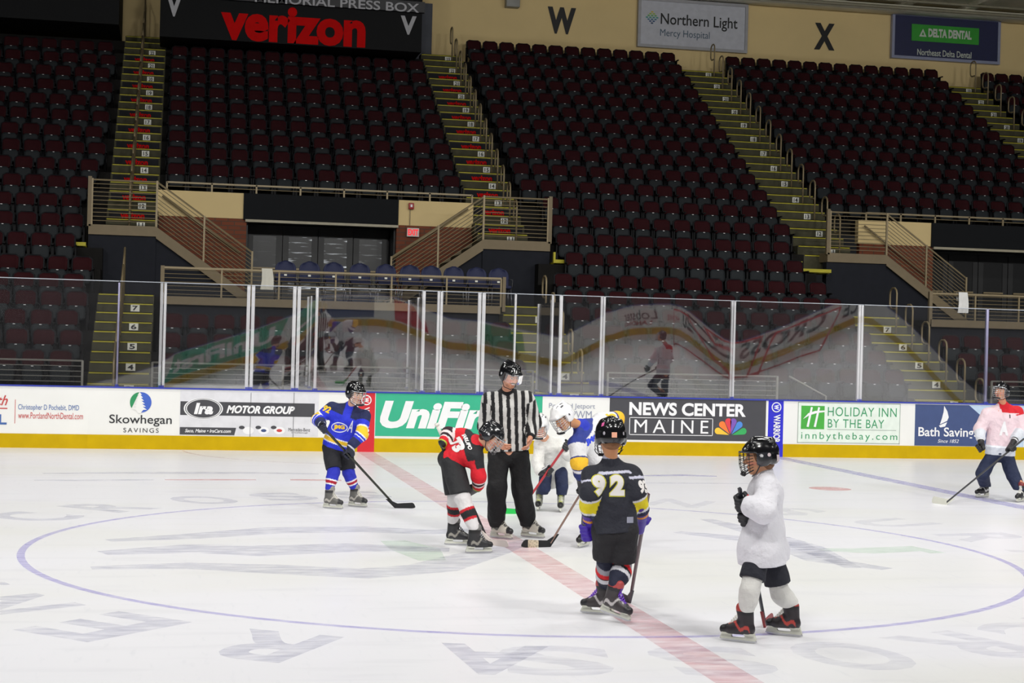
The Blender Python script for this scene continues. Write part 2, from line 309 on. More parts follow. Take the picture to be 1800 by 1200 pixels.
fx, _a, fz, _b = (6.876,6.888,0.383,0.394)
for a_, col in zip((162, 130, 101, 79, 50, 18), ('#f2c53a', '#ee7b33', '#dd3f4b', '#7b57b4', '#4a86d2', '#35aa5c')):
    a_ = math.radians(a_); d_ = Vector((math.cos(a_), math.sin(a_))); n_ = Vector((-d_.y, d_.x)); pts = [Vector((0, 0))]
    for i in range(13): t_ = math.radians(-100+200*i/12); pts.append(d_*.235+d_*(.062*math.cos(t_))-n_*(.062*math.sin(t_))*-1)
    poly(B6, 'peacock_feather', [(fx+.0+p.x+d_.x*.03, fz+.01+p.y+d_.y*.03) for p in pts], mat('feather_'+col[1:], col, .4), YF-.007, B6)
B7 = board(7.615, 7.92, 'blue rink board panel with round white logo at the blue line', kick=BLU, body=BLU)
warrior(B7, (7.675,7.868,0.848,1.031), (7.720,7.857,0.256,0.805), WHT, BLU)
B8 = board(7.92, 10.45, 'white rink board with green hotel logo and thin green lettering')
fr = (8.207,10.292,0.275,1.046)
panel(B8, 'banner_panel', fr, mat('vinyl_pale_green', '#dfe9e0', .4)); t_ = .012
for r_ in ((fr[0], fr[1], fr[2], fr[2]+t_), (fr[0], fr[1], fr[3]-t_, fr[3]), (fr[0], fr[0]+t_, fr[2], fr[3]), (fr[1]-t_, fr[1], fr[2], fr[3])): panel(B8, 'lettering_frame', r_, mat('ink_grey_green', '#9aa79e', .5), YF-.006)
gr = (8.273,8.743,0.536,0.979)
panel(B8, 'green_square', gr, mat('logo_green', '#45a83f', .4), YF-.006)
gx, gz, gw = gr[0], gr[2], gr[1]-gr[0]
for ax in (.27, .58):
    poly(B8, 'logo_stroke', [(gx+gw*(ax-.03), gz+gw*.10), (gx+gw*(ax+.06), gz+gw*.08), (gx+gw*(ax+.22), gz+gw*.88), (gx+gw*(ax+.14), gz+gw*.9)], WHT, YF-.0075, B8)
poly(B8, 'logo_stroke', [(gx+gw*.08, gz+gw*.40), (gx+gw*.35, gz+gw*.56), (gx+gw*.7, gz+gw*.66), (gx+gw*1.0, gz+gw*.70), (gx+gw*1.0, gz+gw*.76), (gx+gw*.6, gz+gw*.74), (gx+gw*.3, gz+gw*.64)], WHT, YF-.008, B8)
tx(B8, 'HOLIDAY INN', (8.809,10.216,0.790,0.964), GRN, space=1.1); tx(B8, 'BY THE BAY', (8.815,9.964,0.571,0.734), GRN, space=1.1); tx(B8, 'innbythebay.com', (8.283,10.241,0.308,0.482), GRN, space=1.3)
panel(B8, 'rule_line', (8.807,10.214,0.529,0.540), mat('ink_grey_green', '#9aa79e', .5), YF-.006)
B9 = board(10.45, 12.95, 'rink board with slate blue panel and white sail emblem')
bl = (10.599,12.895,0.253,1.047)
panel(B9, 'banner_panel', bl, LBLUE)
x_a, x_b = 12.0, 12.25
poly(B9, 'blue_panel', [(bl[0], bl[2]), (12.28, bl[2]), (12.20, bl[2]+.42), (11.72, bl[3]), (bl[0], bl[3])], NAVY, YF-.006, B9)
tx(B9, 'Bath Savings', (10.674,11.923,0.379,0.610), WHT, YF-.008, bold=.015); tx(B9, 'Since 1852', (11.080,11.520,0.313,0.379), WHT, YF-.008, shear=.3)
sx, _a, sz, _b = (11.097,11.108,0.607,0.618)
poly(B9, 'sail_emblem', [(sx+.02, sz+.06), (sx+.17, sz+.13), (sx+.20, sz+.20), (sx+.17, sz+.31), (sx+.10, sz+.42), (sx+.09, sz+.30), (sx+.06, sz+.18)], WHT, YF-.008, B9)
poly(B9, 'sail_emblem', [(sx+.0, sz+.035), (sx+.09, sz+.075), (sx+.17, sz+.105), (sx+.13, sz+.02), (sx+.03, sz+.0)], WHT, YF-.008, B9)
tx(B9, 'Your', (12.55, 12.85, .78, .92), INKB); tx(B9, 'bank', (12.5, 12.85, .55, .68), INKB)
B10 = board(12.95, 20, 'plain white rink board at the far right')
# near-side boards, seen mirrored in the far glass
N0 = board(-26, 31, 'near side rink boards with adverts, mirrored in the far glass', sgn=-1)
def ntx(txt, x0, x1, z0, z1, m, **k): o = text(txt, (x0, x1, z0, z1), -YF+.012, m, N0, flip=True, **k); rel(N0, o)
def npn(x0, x1, z0, z1, m): panel(N0, 'banner_panel', (x0, x1, z0, z1), m, -YF+.004)
npn(-4.0, -.6, .26, 1.04, TEAL); ntx('UniFirst', -3.8, -.8, .42, .92, WHT, bold=.04, shear=.25)
npn(1.0, 3.4, .3, 1.0, NAVY); npn(4.6, 6.0, .3, 1.0, RED); npn(7.3, 9.0, .3, 1.0, GRN)
ntx('Lobster', 11.4, 13.4, .55, .9, INK, shear=.3); ntx('LANDING', 11.6, 13.2, .35, .5, INKR, bold=.03)
ntx('HARDWARE', 13.9, 15.6, .5, .7, INKR); ntx('CROSS', 16.0, 18.4, .4, .98, INK, shear=.3, space=1.1, bold=.03); ntx('INSURANCE', 18.9, 22.0, .4, .95, INK, shear=.3, space=1.1, bold=.03)
ntx('SEACOAST', -8.0, -5.2, .5, .85, INK, shear=.2)
def goal(x, y, rz, label):
    t = empty('hockey_goal', (x, y, 0), label, 'goal', 'practice goals by the near boards', rz=rz); m_ = mat('goal_red', '#c81e28', .4)
    mb = MB(); mb.tube([(-.91, 0, 0), (-.91, 0, 1.22), (.91, 0, 1.22), (.91, 0, 0)], .035, 8); mb.build('frame', m_, t)
    mb = MB(); mb.tube([(-.91, 0, .03), (-.75, .8, .03), (.75, .8, .03), (.91, 0, .03)], .025, 6); mb.tube([(-.6, .45, 1.2), (.6, .45, 1.2)], .02, 6); mb.build('base_frame', m_, t)
    mb = MB()
    for i in range(13): a = -.9+1.8*i/12; mb.tube([(a, 0, 1.2), (a*.7, .45, 1.19), (a*.83, .8, .03)], .004, 4)
    for k in range(8): z = .1+k*.15; f_ = z/1.2; mb.tube([(-.9, 0, z), (-.75+.12*f_, .8-.35*f_, z), (.75-.12*f_, .8-.35*f_, z), (.9, 0, z)], .004, 4)
    mb.build('net', WHT, t)
goal(14.1, -8.9, PI+.25, 'red framed goal by the near boards, mirrored left in the glass'); goal(16.1, -8.5, PI-.2, 'red framed goal by the near boards, mirrored right in the glass')
# ================================================================ GLASS
GL = glass_mat('rink_glass', .115, haze=.006); ALU = mat('post_aluminium', '#eeeef2', .4, 0, var=.02); ALU2 = mat('post_lilac', '#9a97b8', .4, .2)
TILT = [(-5.18, -0.0184), (-4.371, -0.0099), (-3.62, -0.0017), (-3.458, 0.0048), (-2.088, 0.0207), (-1.295, 0.0321), (-0.899, 0.0439), (0.12, 0.0456), (0.533, 0.0439), (0.952, 0.0378), (1.478, 0.0317), (2.056, 0.0307), (2.695, 0.0265), (3.554, 0.0217), (4.322, 0.0364), (4.785, 0.0439), (5.774, 0.046), (6.843, 0.0198), (7.806, 0.032), (9.453, 0.0587), (9.808, 0.0514), (10.465, 0.0358), (11.438, 0.0047), (12.061, -0.0125)]
def tilt_at(x):
    xs = [a for a, _ in TILT]; return float(np.interp(x, xs, [b for _, b in TILT]))
def pane(x0, x1, label, z0=1.085, z1=2.925, y=13.70):
    nx, nz = 14, 10; vs = []; cx_ = (x0+x1)/2
    for s_ in (0, 1):
        for i in range(nx+1):
            for k in range(nz+1):
                x = x0+(x1-x0)*i/nx; z = z0+(z1-z0)*k/nz; h = z-z0
                vs.append((x-cx_, -math.tan(tilt_at(x))*h+s_*.012, h))
    n = (nx+1)*(nz+1); fs = []
    for i in range(nx):
        for k in range(nz):
            a = i*(nz+1)+k; fs += [(a, a+nz+1, a+nz+2, a+1), (n+a, n+a+1, n+a+nz+2, n+a+nz+1)]
    f2 = []
    for i in range(nx):
        a = i*(nz+1); f2 += [(a, n+a, n+a+nz+1, a+nz+1)]; a += nz; f2 += [(a, a+nz+1, n+a+nz+1, n+a)]
    for k in range(nz):
        f2 += [(k, k+1, n+k+1, n+k)]; a = nx*(nz+1)+k; f2 += [(a, n+a, n+a+1, a+1)]
    mb = MB(); mb.add(vs, fs, True); mb.add(vs, f2, False); o = mb.build('rink_glass', GL); o.location = (cx_, y, z0); tag(o, label, 'glass', 'glass panes along the far boards')
    e = MB(); e.tube([(x-cx_, -math.tan(tilt_at(x))*(z1-z0)+.006, z1-z0) for x in [x0+(x1-x0)*i/nx for i in range(nx+1)]], .007, 4); e.build('polished_edge', mat('glass_edge', '#c6ccd6', .2), o)
    return o
PX = [-9.8, -6.9, -4.38, -3.62, -2.10, -1.29, -.93, 1.0, 1.30, 2.07, 2.70, 3.40, 3.56, 4.36, 6.90, 9.47, 12.10, 15.0]
PL = ['far left above the dentist lettering', 'over the dark stairs at the left', 'narrow, above the tree emblem', 'mirroring the green banner', 'left of the blue-shirted player', 'narrow strip above the blue-shirted player', 'above the red centre-line panel', 'narrow, left end of the teal panel box', 'above the middle of the teal panel', 'behind the referee\'s shoulder', 'right of the referee\'s helmet', 'narrow, at the right end of the box', 'above the white helmets', 'above the left of the news panel', 'above the peacock fan', 'above the green hotel logo', 'behind the pink-shirted player']
for i, lb in enumerate(PL): pane(PX[i]+.005, PX[i+1]-.005, 'clear rink glass pane '+lb)
def post(x, y, z0, z1, w_, m, label, dbl=False):
    mb = MB()
    if dbl: mb.box(-w_, -w_*.15, -.03, .03, 0, z1-z0, .004); mb.box(w_*.15, w_, -.03, .03, 0, z1-z0, .004)
    else: mb.box(-w_/2, w_/2, -.03, .03, 0, z1-z0, .004)
    o = mb.build('glass_post', m); o.location = (x, y, z0); tag(o, label, 'post', 'posts between the glass panes')
    f = MB(); f.box(-w_*.9, w_*.9, -.045, .045, 0, .035); f.build('foot_plate', CAPB, o); return o
PD = [(-4.38, .035, ALU2, 0, 'thin lilac glass post over the left stairs'), (-3.62, .055, ALU, 1, 'double glass post above the tree emblem'), (-2.10, .07, ALU, 1, 'double white glass post above the oval badge'), (-1.29, .07, ALU, 1, 'double glass post left of the box door'), (-.93, .05, ALU, 0, 'single glass post at the box, above the blue-shirted player'),
      (1.0, .06, ALU, 0, 'white glass post at left of the penalty box'), (1.30, .05, ALU, 1, 'double glass post second of the penalty box'), (2.07, .07, ALU, 1, 'double glass post left of the referee'), (2.70, .035, ALU, 0, 'thin glass post behind the referee helmet'), (3.40, .035, ALU, 0, 'thin glass post left of the corner pair'), (3.56, .06, ALU, 0, 'white glass post ending the penalty box'),
      (4.36, .045, ALU, 1, 'double glass post above the white lettered board'), (6.90, .045, ALU, 1, 'double glass post above the peacock fan'), (9.47, .05, ALU, 1, 'double glass post above the hotel lettering'), (12.10, .05, ALU2, 0, 'lilac glass post left of the pink-shirted player')]
for x, w_, m_, d_, lb in PD: post(x, 13.75, 1.085, 2.92 if x != -4.38 else 2.9, w_, m_, lb, d_)
# penalty box partitions behind the front glass
GL2 = glass_mat('partition_glass', .05, haze=.01)
def side_pane(x, y0, y1, label):
    mb = MB(); mb.box(-.006, .006, 0, y1-y0, 0, 1.72); o = mb.build('glass_partition', GL2); o.location = (x, y0, 1.085); tag(o, label, 'glass', 'side panes of the penalty box'); 
for x, lb in ((-3.66, 'left of the green mirrored banner'), (-.93, 'behind the blue-shirted player'), (1.0, 'at the left of the teal panel'), (3.56, 'at the right of the referee')):
    side_pane(x, 13.8, 15.6, 'clear side partition of the bench box '+lb)
    post(x, 15.62, 1.085, 2.80, .05, ALU, 'back corner post of the bench box '+lb)
post(1.0, 14.4, 1.085, 2.82, .045, ALU, 'middle partition post above the left of the teal panel'); post(3.56, 14.5, 1.085, 2.85, .04, ALU, 'middle partition post right of the referee'); post(-.93, 14.9, 1.085, 2.80, .04, ALU, 'middle partition post above the blue-shirted player')
mb = MB(); mb.box(-1.86, 1.86, -.04, .04, 0, 1.09); o = mb.build('box_back_wall', mat('box_wall', '#c2c2c4', .5)); o.location = (-2.0+.25, 15.64, 0); tag(o, 'low pale back wall of the left bench box', 'wall')
mb = MB(); mb.box(-.9, .9, -.2, .2, .70, .74); mb.box(-.85, -.8, -.18, .18, 0, .70); mb.box(.8, .85, -.18, .18, 0, .70); o = mb.build('scorer_table', WHT); o.location = (.05, 14.3, .34); 
o.location.z = .345; tag(o, 'white scorekeeper table top showing above the red panel', 'table')

# ================================================================ STANDS
def tread(n): return .88+(n-3)*.391 if n <= 8 else 3.37+(n-9)*.495
def yc(n): return 17.5+(n-5)*.84          # centre of the tread of row n
DCON = mat('terrace_concrete', '#201f1e', .95, spec=.1, var=.2, vscale=1.5)
STEP = mat('step_concrete', '#4c4a3a', .9, spec=.2, var=.16, vscale=5, bump=.2); NOSE = mat('nosing_yellow', '#b3a920', .6)
TAN = mat('tan_metal', '#8d7e60', .45, .2); TANW = mat('tan_fascia', '#7d6f56', .7, var=.05); DWALL = mat('dark_panel', '#202229', .8, spec=.2, var=.08); CREAM = mat('cream_wall', '#dcc48e', .8, var=.03, vscale=1.0)
def terrace(x0, x1, r0, r1, nm='floor_terrace', mm=None):
    mb = MB(); pts = []
    y0 = yc(r0)-.42
    pts = [(y0, 0)]
    for n in range(r0, r1+1):
        ya = yc(n)-.42; pts += [(ya, tread(n)), (ya+.84, tread(n))]
    pts += [(yc(r1)+.42, tread(r1)-.6 if r0 > 8 else 0)]
    if r0 > 8: pts[0] = (y0, tread(r0)-.35)
    mb.prism(pts, 'x', x0, x1); return struct(mb.build(nm, mm or DCON))
A = {1: (-5.0, -3.85), 2: (3.55, 4.78), 3: (11.6, 12.98), 4: (20.35, 21.6)}
terrace(-14, A[1][0], 3, 23); terrace(A[1][1], A[2][0], 3, 5); terrace(A[1][1], A[2][0], 13, 23); terrace(A[2][1], A[3][0], 3, 23); terrace(A[3][1], A[4][0], 3, 5); terrace(A[3][1], A[4][0], 13, 23); terrace(A[4][1], 32, 3, 23)
BRICK = None
def brick_mat():
    m = bpy.data.materials.new('brick'); m.use_nodes = True; nt = m.node_tree; b = nt.nodes['Principled BSDF']; b.inputs['Roughness'].default_value = .85
    tc = nt.nodes.new('ShaderNodeTexCoord'); mp = nt.nodes.new('ShaderNodeMapping'); mp.inputs['Rotation'].default_value = (PI/2, 0, 0); nt.links.new(tc.outputs['Object'], mp.inputs[0])
    bt = nt.nodes.new('ShaderNodeTexBrick'); bt.inputs['Color1'].default_value = (*lin('#7c4127'), 1); bt.inputs['Color2'].default_value = (*lin('#6c3620'), 1); bt.inputs['Mortar'].default_value = (*lin('#564034'), 1)
    bt.inputs['Scale'].default_value = 1; bt.inputs['Brick Width'].default_value = .3; bt.inputs['Row Height'].default_value = .1; bt.inputs['Mortar Size'].default_value = .012
    nt.links.new(mp.outputs[0], bt.inputs['Vector']); nt.links.new(bt.outputs['Color'], b.inputs['Base Color']); return m
BRICK = brick_mat(); DDARK = mat('header_dark', '#141619', .8, spec=.2, var=.05); DFRAME = mat('door_frame_dark', '#1c1d1f', .5)
FILM = mat('wrinkled_film', '#33363c', .12, 0, bump=1.0, bscale=3, spec=1.0)
# stretched bump for the film: horizontal wrinkles
for n_ in FILM.node_tree.nodes:
    if n_.type == 'TEX_NOISE' and abs(n_.inputs['Scale'].default_value-3) < .01:
        mp = FILM.node_tree.nodes.new('ShaderNodeMapping'); mp.inputs['Scale'].default_value = (.5, 1, 9); tc = FILM.node_tree.nodes.new('ShaderNodeTexCoord'); FILM.node_tree.links.new(tc.outputs['Object'], mp.inputs[0]); FILM.node_tree.links.new(mp.outputs[0], n_.inputs['Vector'])
    if n_.type == 'BUMP': n_.inputs['Distance'].default_value = .25
def film_glint(name, amt):  # painted glow: noise streaks imitating glints on wrinkled film in the door windows
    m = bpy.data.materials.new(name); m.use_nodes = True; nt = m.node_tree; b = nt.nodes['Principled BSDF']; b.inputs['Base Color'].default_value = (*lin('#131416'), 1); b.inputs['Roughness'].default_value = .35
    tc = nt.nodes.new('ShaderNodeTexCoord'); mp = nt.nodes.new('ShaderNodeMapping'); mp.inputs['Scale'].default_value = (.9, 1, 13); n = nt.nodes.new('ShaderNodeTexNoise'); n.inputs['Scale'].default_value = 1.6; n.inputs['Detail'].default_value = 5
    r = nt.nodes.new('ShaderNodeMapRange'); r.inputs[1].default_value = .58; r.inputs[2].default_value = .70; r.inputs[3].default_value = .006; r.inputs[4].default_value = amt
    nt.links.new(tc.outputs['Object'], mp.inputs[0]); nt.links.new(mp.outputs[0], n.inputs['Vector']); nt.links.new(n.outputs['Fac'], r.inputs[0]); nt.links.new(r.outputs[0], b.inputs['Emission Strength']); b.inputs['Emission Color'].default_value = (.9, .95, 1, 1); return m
GLINT = [film_glint('film_glint_a', .05), film_glint('film_glint_b', .9), film_glint('film_glint_c', .9), film_glint('film_glint_d', .3)]
def portal(dx, wR, sideL, sideR, word):
    """vomitory: landings, stairs, wall with brick, doors, platform; dx shifts in X; wR is its right edge"""
    L = -3.87+dx; ctr = dx-.06
    PF = 2.80
    # platform
    mb = MB(); mb.box(L+.2, wR, 19.5, 23.3, PF-.13, PF); mb.box(L+.2, wR, 20.5, 23.3, 0, PF-.13); mb.box(L-1.2, L+.2, 20.44, 23.3, 0, PF+.035); mb.box(wR, wR+1.3, 20.44, 23.3, 0, PF+.035); struct(mb.build('floor_platform', DCON))
    mb = MB(); mb.box(L+.18, wR, 19.46, 19.5, PF-.15, PF+.02); struct(mb.build('trim_1', TANW))
    mb = MB(); mb.box(L+.2, wR, 19.6, 19.75, 0, PF-.13); struct(mb.build('wall_under_platform', DWALL))
    # back wall
    hx0, hx1 = -1.90+dx, 1.76+dx
    mb = MB(); mb.box(L-.02, hx0, 23.3, 23.5, 4.77, 5.37); struct(mb.build('wall_cream', CREAM)); mb = MB(); mb.box(hx1, wR+.03, 23.3, 23.5, 4.77, 5.37); struct(mb.build('wall_cream', CREAM))
    mb = MB(); mb.box(L+.03, hx0+.08, 23.32, 23.5, PF, 4.77); mb.box(L+.03, L+.12, 22.0, 23.4, PF, 4.1); struct(mb.build('wall_brick', BRICK)); mb = MB(); mb.box(hx1-.03, wR+.03, 23.32, 23.5, PF, 4.77); struct(mb.build('wall_brick', BRICK))
    mb = MB(); mb.box(hx0, hx1, 23.25, 23.5, 4.75, 5.37); struct(mb.build('wall_header', DDARK)); mb = MB(); mb.box(hx0+.05, hx1, 23.22, 23.5, 4.70, 4.76); struct(mb.build('trim_2', mat('pale_trim', '#a39c86', .5)))
    mb = MB(); mb.box(L-.02, wR+.03, 23.5, 23.85, 5.0, 5.34); struct(mb.build('floor_ledge', DCON))
    # recess and doors
    mb = MB(); mb.box(hx0+.08, hx0+.12, 23.5, 24.4, PF, 4.75); mb.box(hx1-.07, hx1-.03, 23.5, 24.4, PF, 4.75); mb.box(hx0, hx1, 23.5, 24.4, 4.72, 4.8); mb.box(hx0, hx1, 24.42, 24.5, PF, 4.75); struct(mb.build('wall_recess', DFRAME))
    n = 4; wdt = (hx1-.1-hx0-.14)/n
    for k in range(n):
        a = hx0+.14+k*wdt; d = empty('door_%d' % (k+1+(0 if dx == 0 else 4)), (a+wdt/2, 24.3, PF)); d['kind'] = 'structure'
        mb = MB(); w2 = wdt/2-.01
        for bx_ in ((-w2, -w2+.14, 0, 1.85), (w2-.14, w2, 0, 1.85), (-w2+.14, w2-.14, 1.66, 1.85), (-w2+.14, w2-.14, 0, .25)): mb.box(bx_[0], bx_[1], 0, .05, bx_[2], bx_[3])
        mb.build('door_frame', DFRAME, d); mb = MB(); mb.box(-w2+.14, w2-.14, .02, .03, .25, 1.66); mb.build('door_window', GLINT[k] if not dx else mat('window_dark', '#191a1c', .5, spec=.3), d)
        mb = MB(); mb.box(-w2+.14, w2-.14, -.05, -.02, .85, .89); mb.build('push_bar', TAN, d)
    # stairs and landings (both ends)
    def flight(sgn, x_in, x_out, lab, yl=21.6):
        # x_in: end of landing towards the centre; x_out: outer end
        t = empty('portal_stair', (x_in, yl, PF), lab[0], 'staircase', 'stairs beside the entry portals')
        def rl(o): o.location = -Vector(t.location); return o
        run = 1.6/.70; xe = x_in+sgn*run
        mb = MB(); lo, hi = min(x_in, x_out), max(x_in, x_out); mb.box(lo, hi, yl, 22.12, 4.18, 4.40); rl(mb.build('landing_deck', TANW, t))
        mb = MB(); mb.prism([(x_in, 4.40), (xe, 2.80), (xe-sgn*.36, 2.80), (x_in, 4.14)], 'y', yl, yl+.06); rl(mb.build('stringer', TANW, t))
        mb = MB(); mb.prism([(x_in, 4.40), (xe, 2.80), (xe-sgn*.36, 2.80), (x_in, 4.14)], 'y', 22.96, 23.02); rl(mb.build('stringer', TANW, t))
        mb = MB()
        for k in range(9):
            xa = x_in+sgn*run*k/9; xb = x_in+sgn*run*(k+1)/9; z = 4.40-1.6*(k+1)/9
            mb.box(min(xa, xb)-.01, max(xa, xb)+.01, yl+.06, 22.96, z-.03, z); mb.box(min(xa, xa+sgn*.02), max(xa, xa+sgn*.02), yl+.06, 22.96, z-.03, z+.17)
        rl(mb.build('steps', STEP, t))
        mb = MB()  # rail
        ytr = yl+.03
        for z in [4.40+.09*k for k in range(1, 12)]: mb.tube([(x_out, ytr, z), (x_in, ytr, z)], .009 if z < 5.35 else .02, 5)
        for k in range(1, 12):
            zo = .09*k; mb.tube([(x_in, ytr, 4.40+zo), (xe-sgn*.15, ytr, 4.40+zo-(run-.15)*.70)], .009 if k < 11 else .022, 5)
        for x in (x_out+sgn*.06, x_in): mb.box(x-.022, x+.022, ytr-.02, ytr+.02, 4.36, 5.42)
        for fr_ in (.46, .93): x = x_in+sgn*run*fr_; z = 4.40-run*fr_*.70; mb.box(x-.02, x+.02, ytr-.02, ytr+.02, z, z+1.02)
        rl(mb.build('guard_rail', TAN, t))
        mb = MB(); mb.box(x_out-.03 if sgn > 0 else x_out-.05, x_out+.05 if sgn > 0 else x_out+.03, ytr-.03, ytr+.05, 4.36, 5.46); rl(mb.build('end_post', TANW, t))
        mb = MB(); mb.tube([(x_in+sgn*.1, 23.2, 5.22), (x_in+sgn*1.9, 23.2, 5.22-1.8*.70)], .025, 6); rl(mb.build('wall_handrail', TAN, t))
        mb = MB(); mb.box(lo, hi, yl+.05, 21.9, PF+.035, 4.18); mb.prism([(x_in, 4.14), (xe-sgn*.36, 2.81), (x_in, 2.81)], 'y', yl+.1, yl+.16); w_o = struct(mb.build('wall_under_landing', DWALL))
        return t
    flight(1, L, sideL, word[0]); 
    if sideR: flight(-1, wR-.02, sideR, word[1])
    # platform front rail
    t = empty('platform_rail', (L+.2, 19.55, PF), word[2], 'railing', 'railings of the platforms')
    mb = MB(); x1_ = wR+.02-L-.2
    for k in range(7): mb.tube([(0, 0, .07+.085*k), (x1_, 0, .07+.085*k)], .007, 5)
    mb.box(0, x1_, -.03, .03, .60, .645); n_p = 6
    for k in range(n_p+1): x = x1_*k/n_p; mb.box(x-.018, x+.018, -.018, .018, 0, .62)
    mb.build('rail_bars', TAN, t); mb = MB(); mb.box(-.06, .02, -.04, .04, -.1, .66); mb.build('end_post', TANW, t)
    mb = MB(); mb.box(x1_+.03, x1_+.1, -.04, .04, -.1, .66); mb.build('end_post', TANW, t)
    # rail above the header
    t = empty('header_rail', (L+.2, 23.35, 5.37), word[3], 'railing', 'railings above the entry portals')
    mb = MB(); x1_ = wR-L-.2
    mb.tube([(0, 0, .10), (x1_, 0, .10)], .01, 5); mb.box(0, x1_, -.02, .02, .17, .21)
    for k in range(8): x = x1_*k/7; mb.box(x-.02, x+.02, -.02, .02, 0, .2)
    mb.build('rail_bars', TAN, t)
portal(0, 3.55, -5.33, 5.12, [('tan stair with bar railing left of the dark doors',), ('tan stair with bar railing right of the exit sign',), 'tan bar railing in front of the blue chairs', 'low tan railing above the dark header over the doors'])
portal(17.4, 20.35, 12.0, None, [('tan stair with bar railing at the far right entry',), None, 'tan bar railing at far right with a white towel', 'low tan railing above the far right dark header'])
# towels and small fittings
def towel(x, z, hgt, label, m):
    mb = MB(); n_ = 10; vs = []
    for j in range(11):
        for i in range(n_+1):
            u = i/n_-.5; t_ = j/10; wv = .018*math.sin(u*17+1)*t_+.01*math.sin(u*31)*t_
            vs.append((x+u*(.22+.06*t_)+.02*math.sin(t_*3), 19.50+wv-.02*0, z-hgt*t_))
    mb.add(vs, [(j*(n_+1)+i, j*(n_+1)+i+1, (j+1)*(n_+1)+i+1, (j+1)*(n_+1)+i) for j in range(10) for i in range(n_)], True)
    vs2 = [(a, 19.62+(b-19.5)*.5, c) if True else 0 for a, b, c in vs[:5*(n_+1)]]
    mb.add(vs2, [(j*(n_+1)+i, (j+1)*(n_+1)+i, (j+1)*(n_+1)+i+1, j*(n_+1)+i+1) for j in range(4) for i in range(n_)], True)
    mb.add(vs[:n_+1]+vs2[:n_+1], [(i, n_+1+i, n_+2+i, i+1) for i in range(n_)], True)
    o = mb.build('towel', m); return tag(o, label, 'towel')
TW = mat('towel_white', '#d8d5c8', .9)
towel(-1.52, 3.47, .45, 'folded cream towel hanging on the railing left of the blue chairs', TW)
towel(14.5, 3.47, .48, 'white towel hanging on the far right platform railing', mat('towel_bright', '#f0f0ee', .9))
r_ = (1.973,2.262,4.502,4.707)
mb = MB(); mb.box(r_[0], r_[1], 23.22, 23.29, r_[2], r_[3]); o = mb.build('exit_sign', mat('sign_face', '#d9c6c0', .4)); tag(o, 'lit exit sign with red letters on the brick wall', 'sign')
text('EXIT', (r_[0]+.02, r_[1]-.02, r_[2]+.03, r_[3]-.03), 23.216, mat('exit_red', '#f02030', .5, emit='#ff2030', estr=.6), o, bold=.04)
r_ = (1.998,2.122,5.155,5.304)
mb = MB(); mb.box(r_[0], r_[1], 23.2, 23.29, r_[2], r_[3], .01); o = mb.build('alarm_strobe', mat('alarm_red', '#a01c20', .4)); tag(o, 'red fire alarm strobe on the cream wall above the exit sign', 'alarm')
mb = MB(); mb.box(r_[0]+.04, r_[1]-.04, 23.19, 23.2, r_[2]+.05, r_[3]-.04); mb.build('strobe_lens', WHT, o); mb = MB(); mb.tube([((r_[0]+r_[1])/2-.02, 23.27, r_[2]), ((r_[0]+r_[1])/2-.02, 23.27, 4.78)], .01, 5); mb.build('conduit', TAN, o)
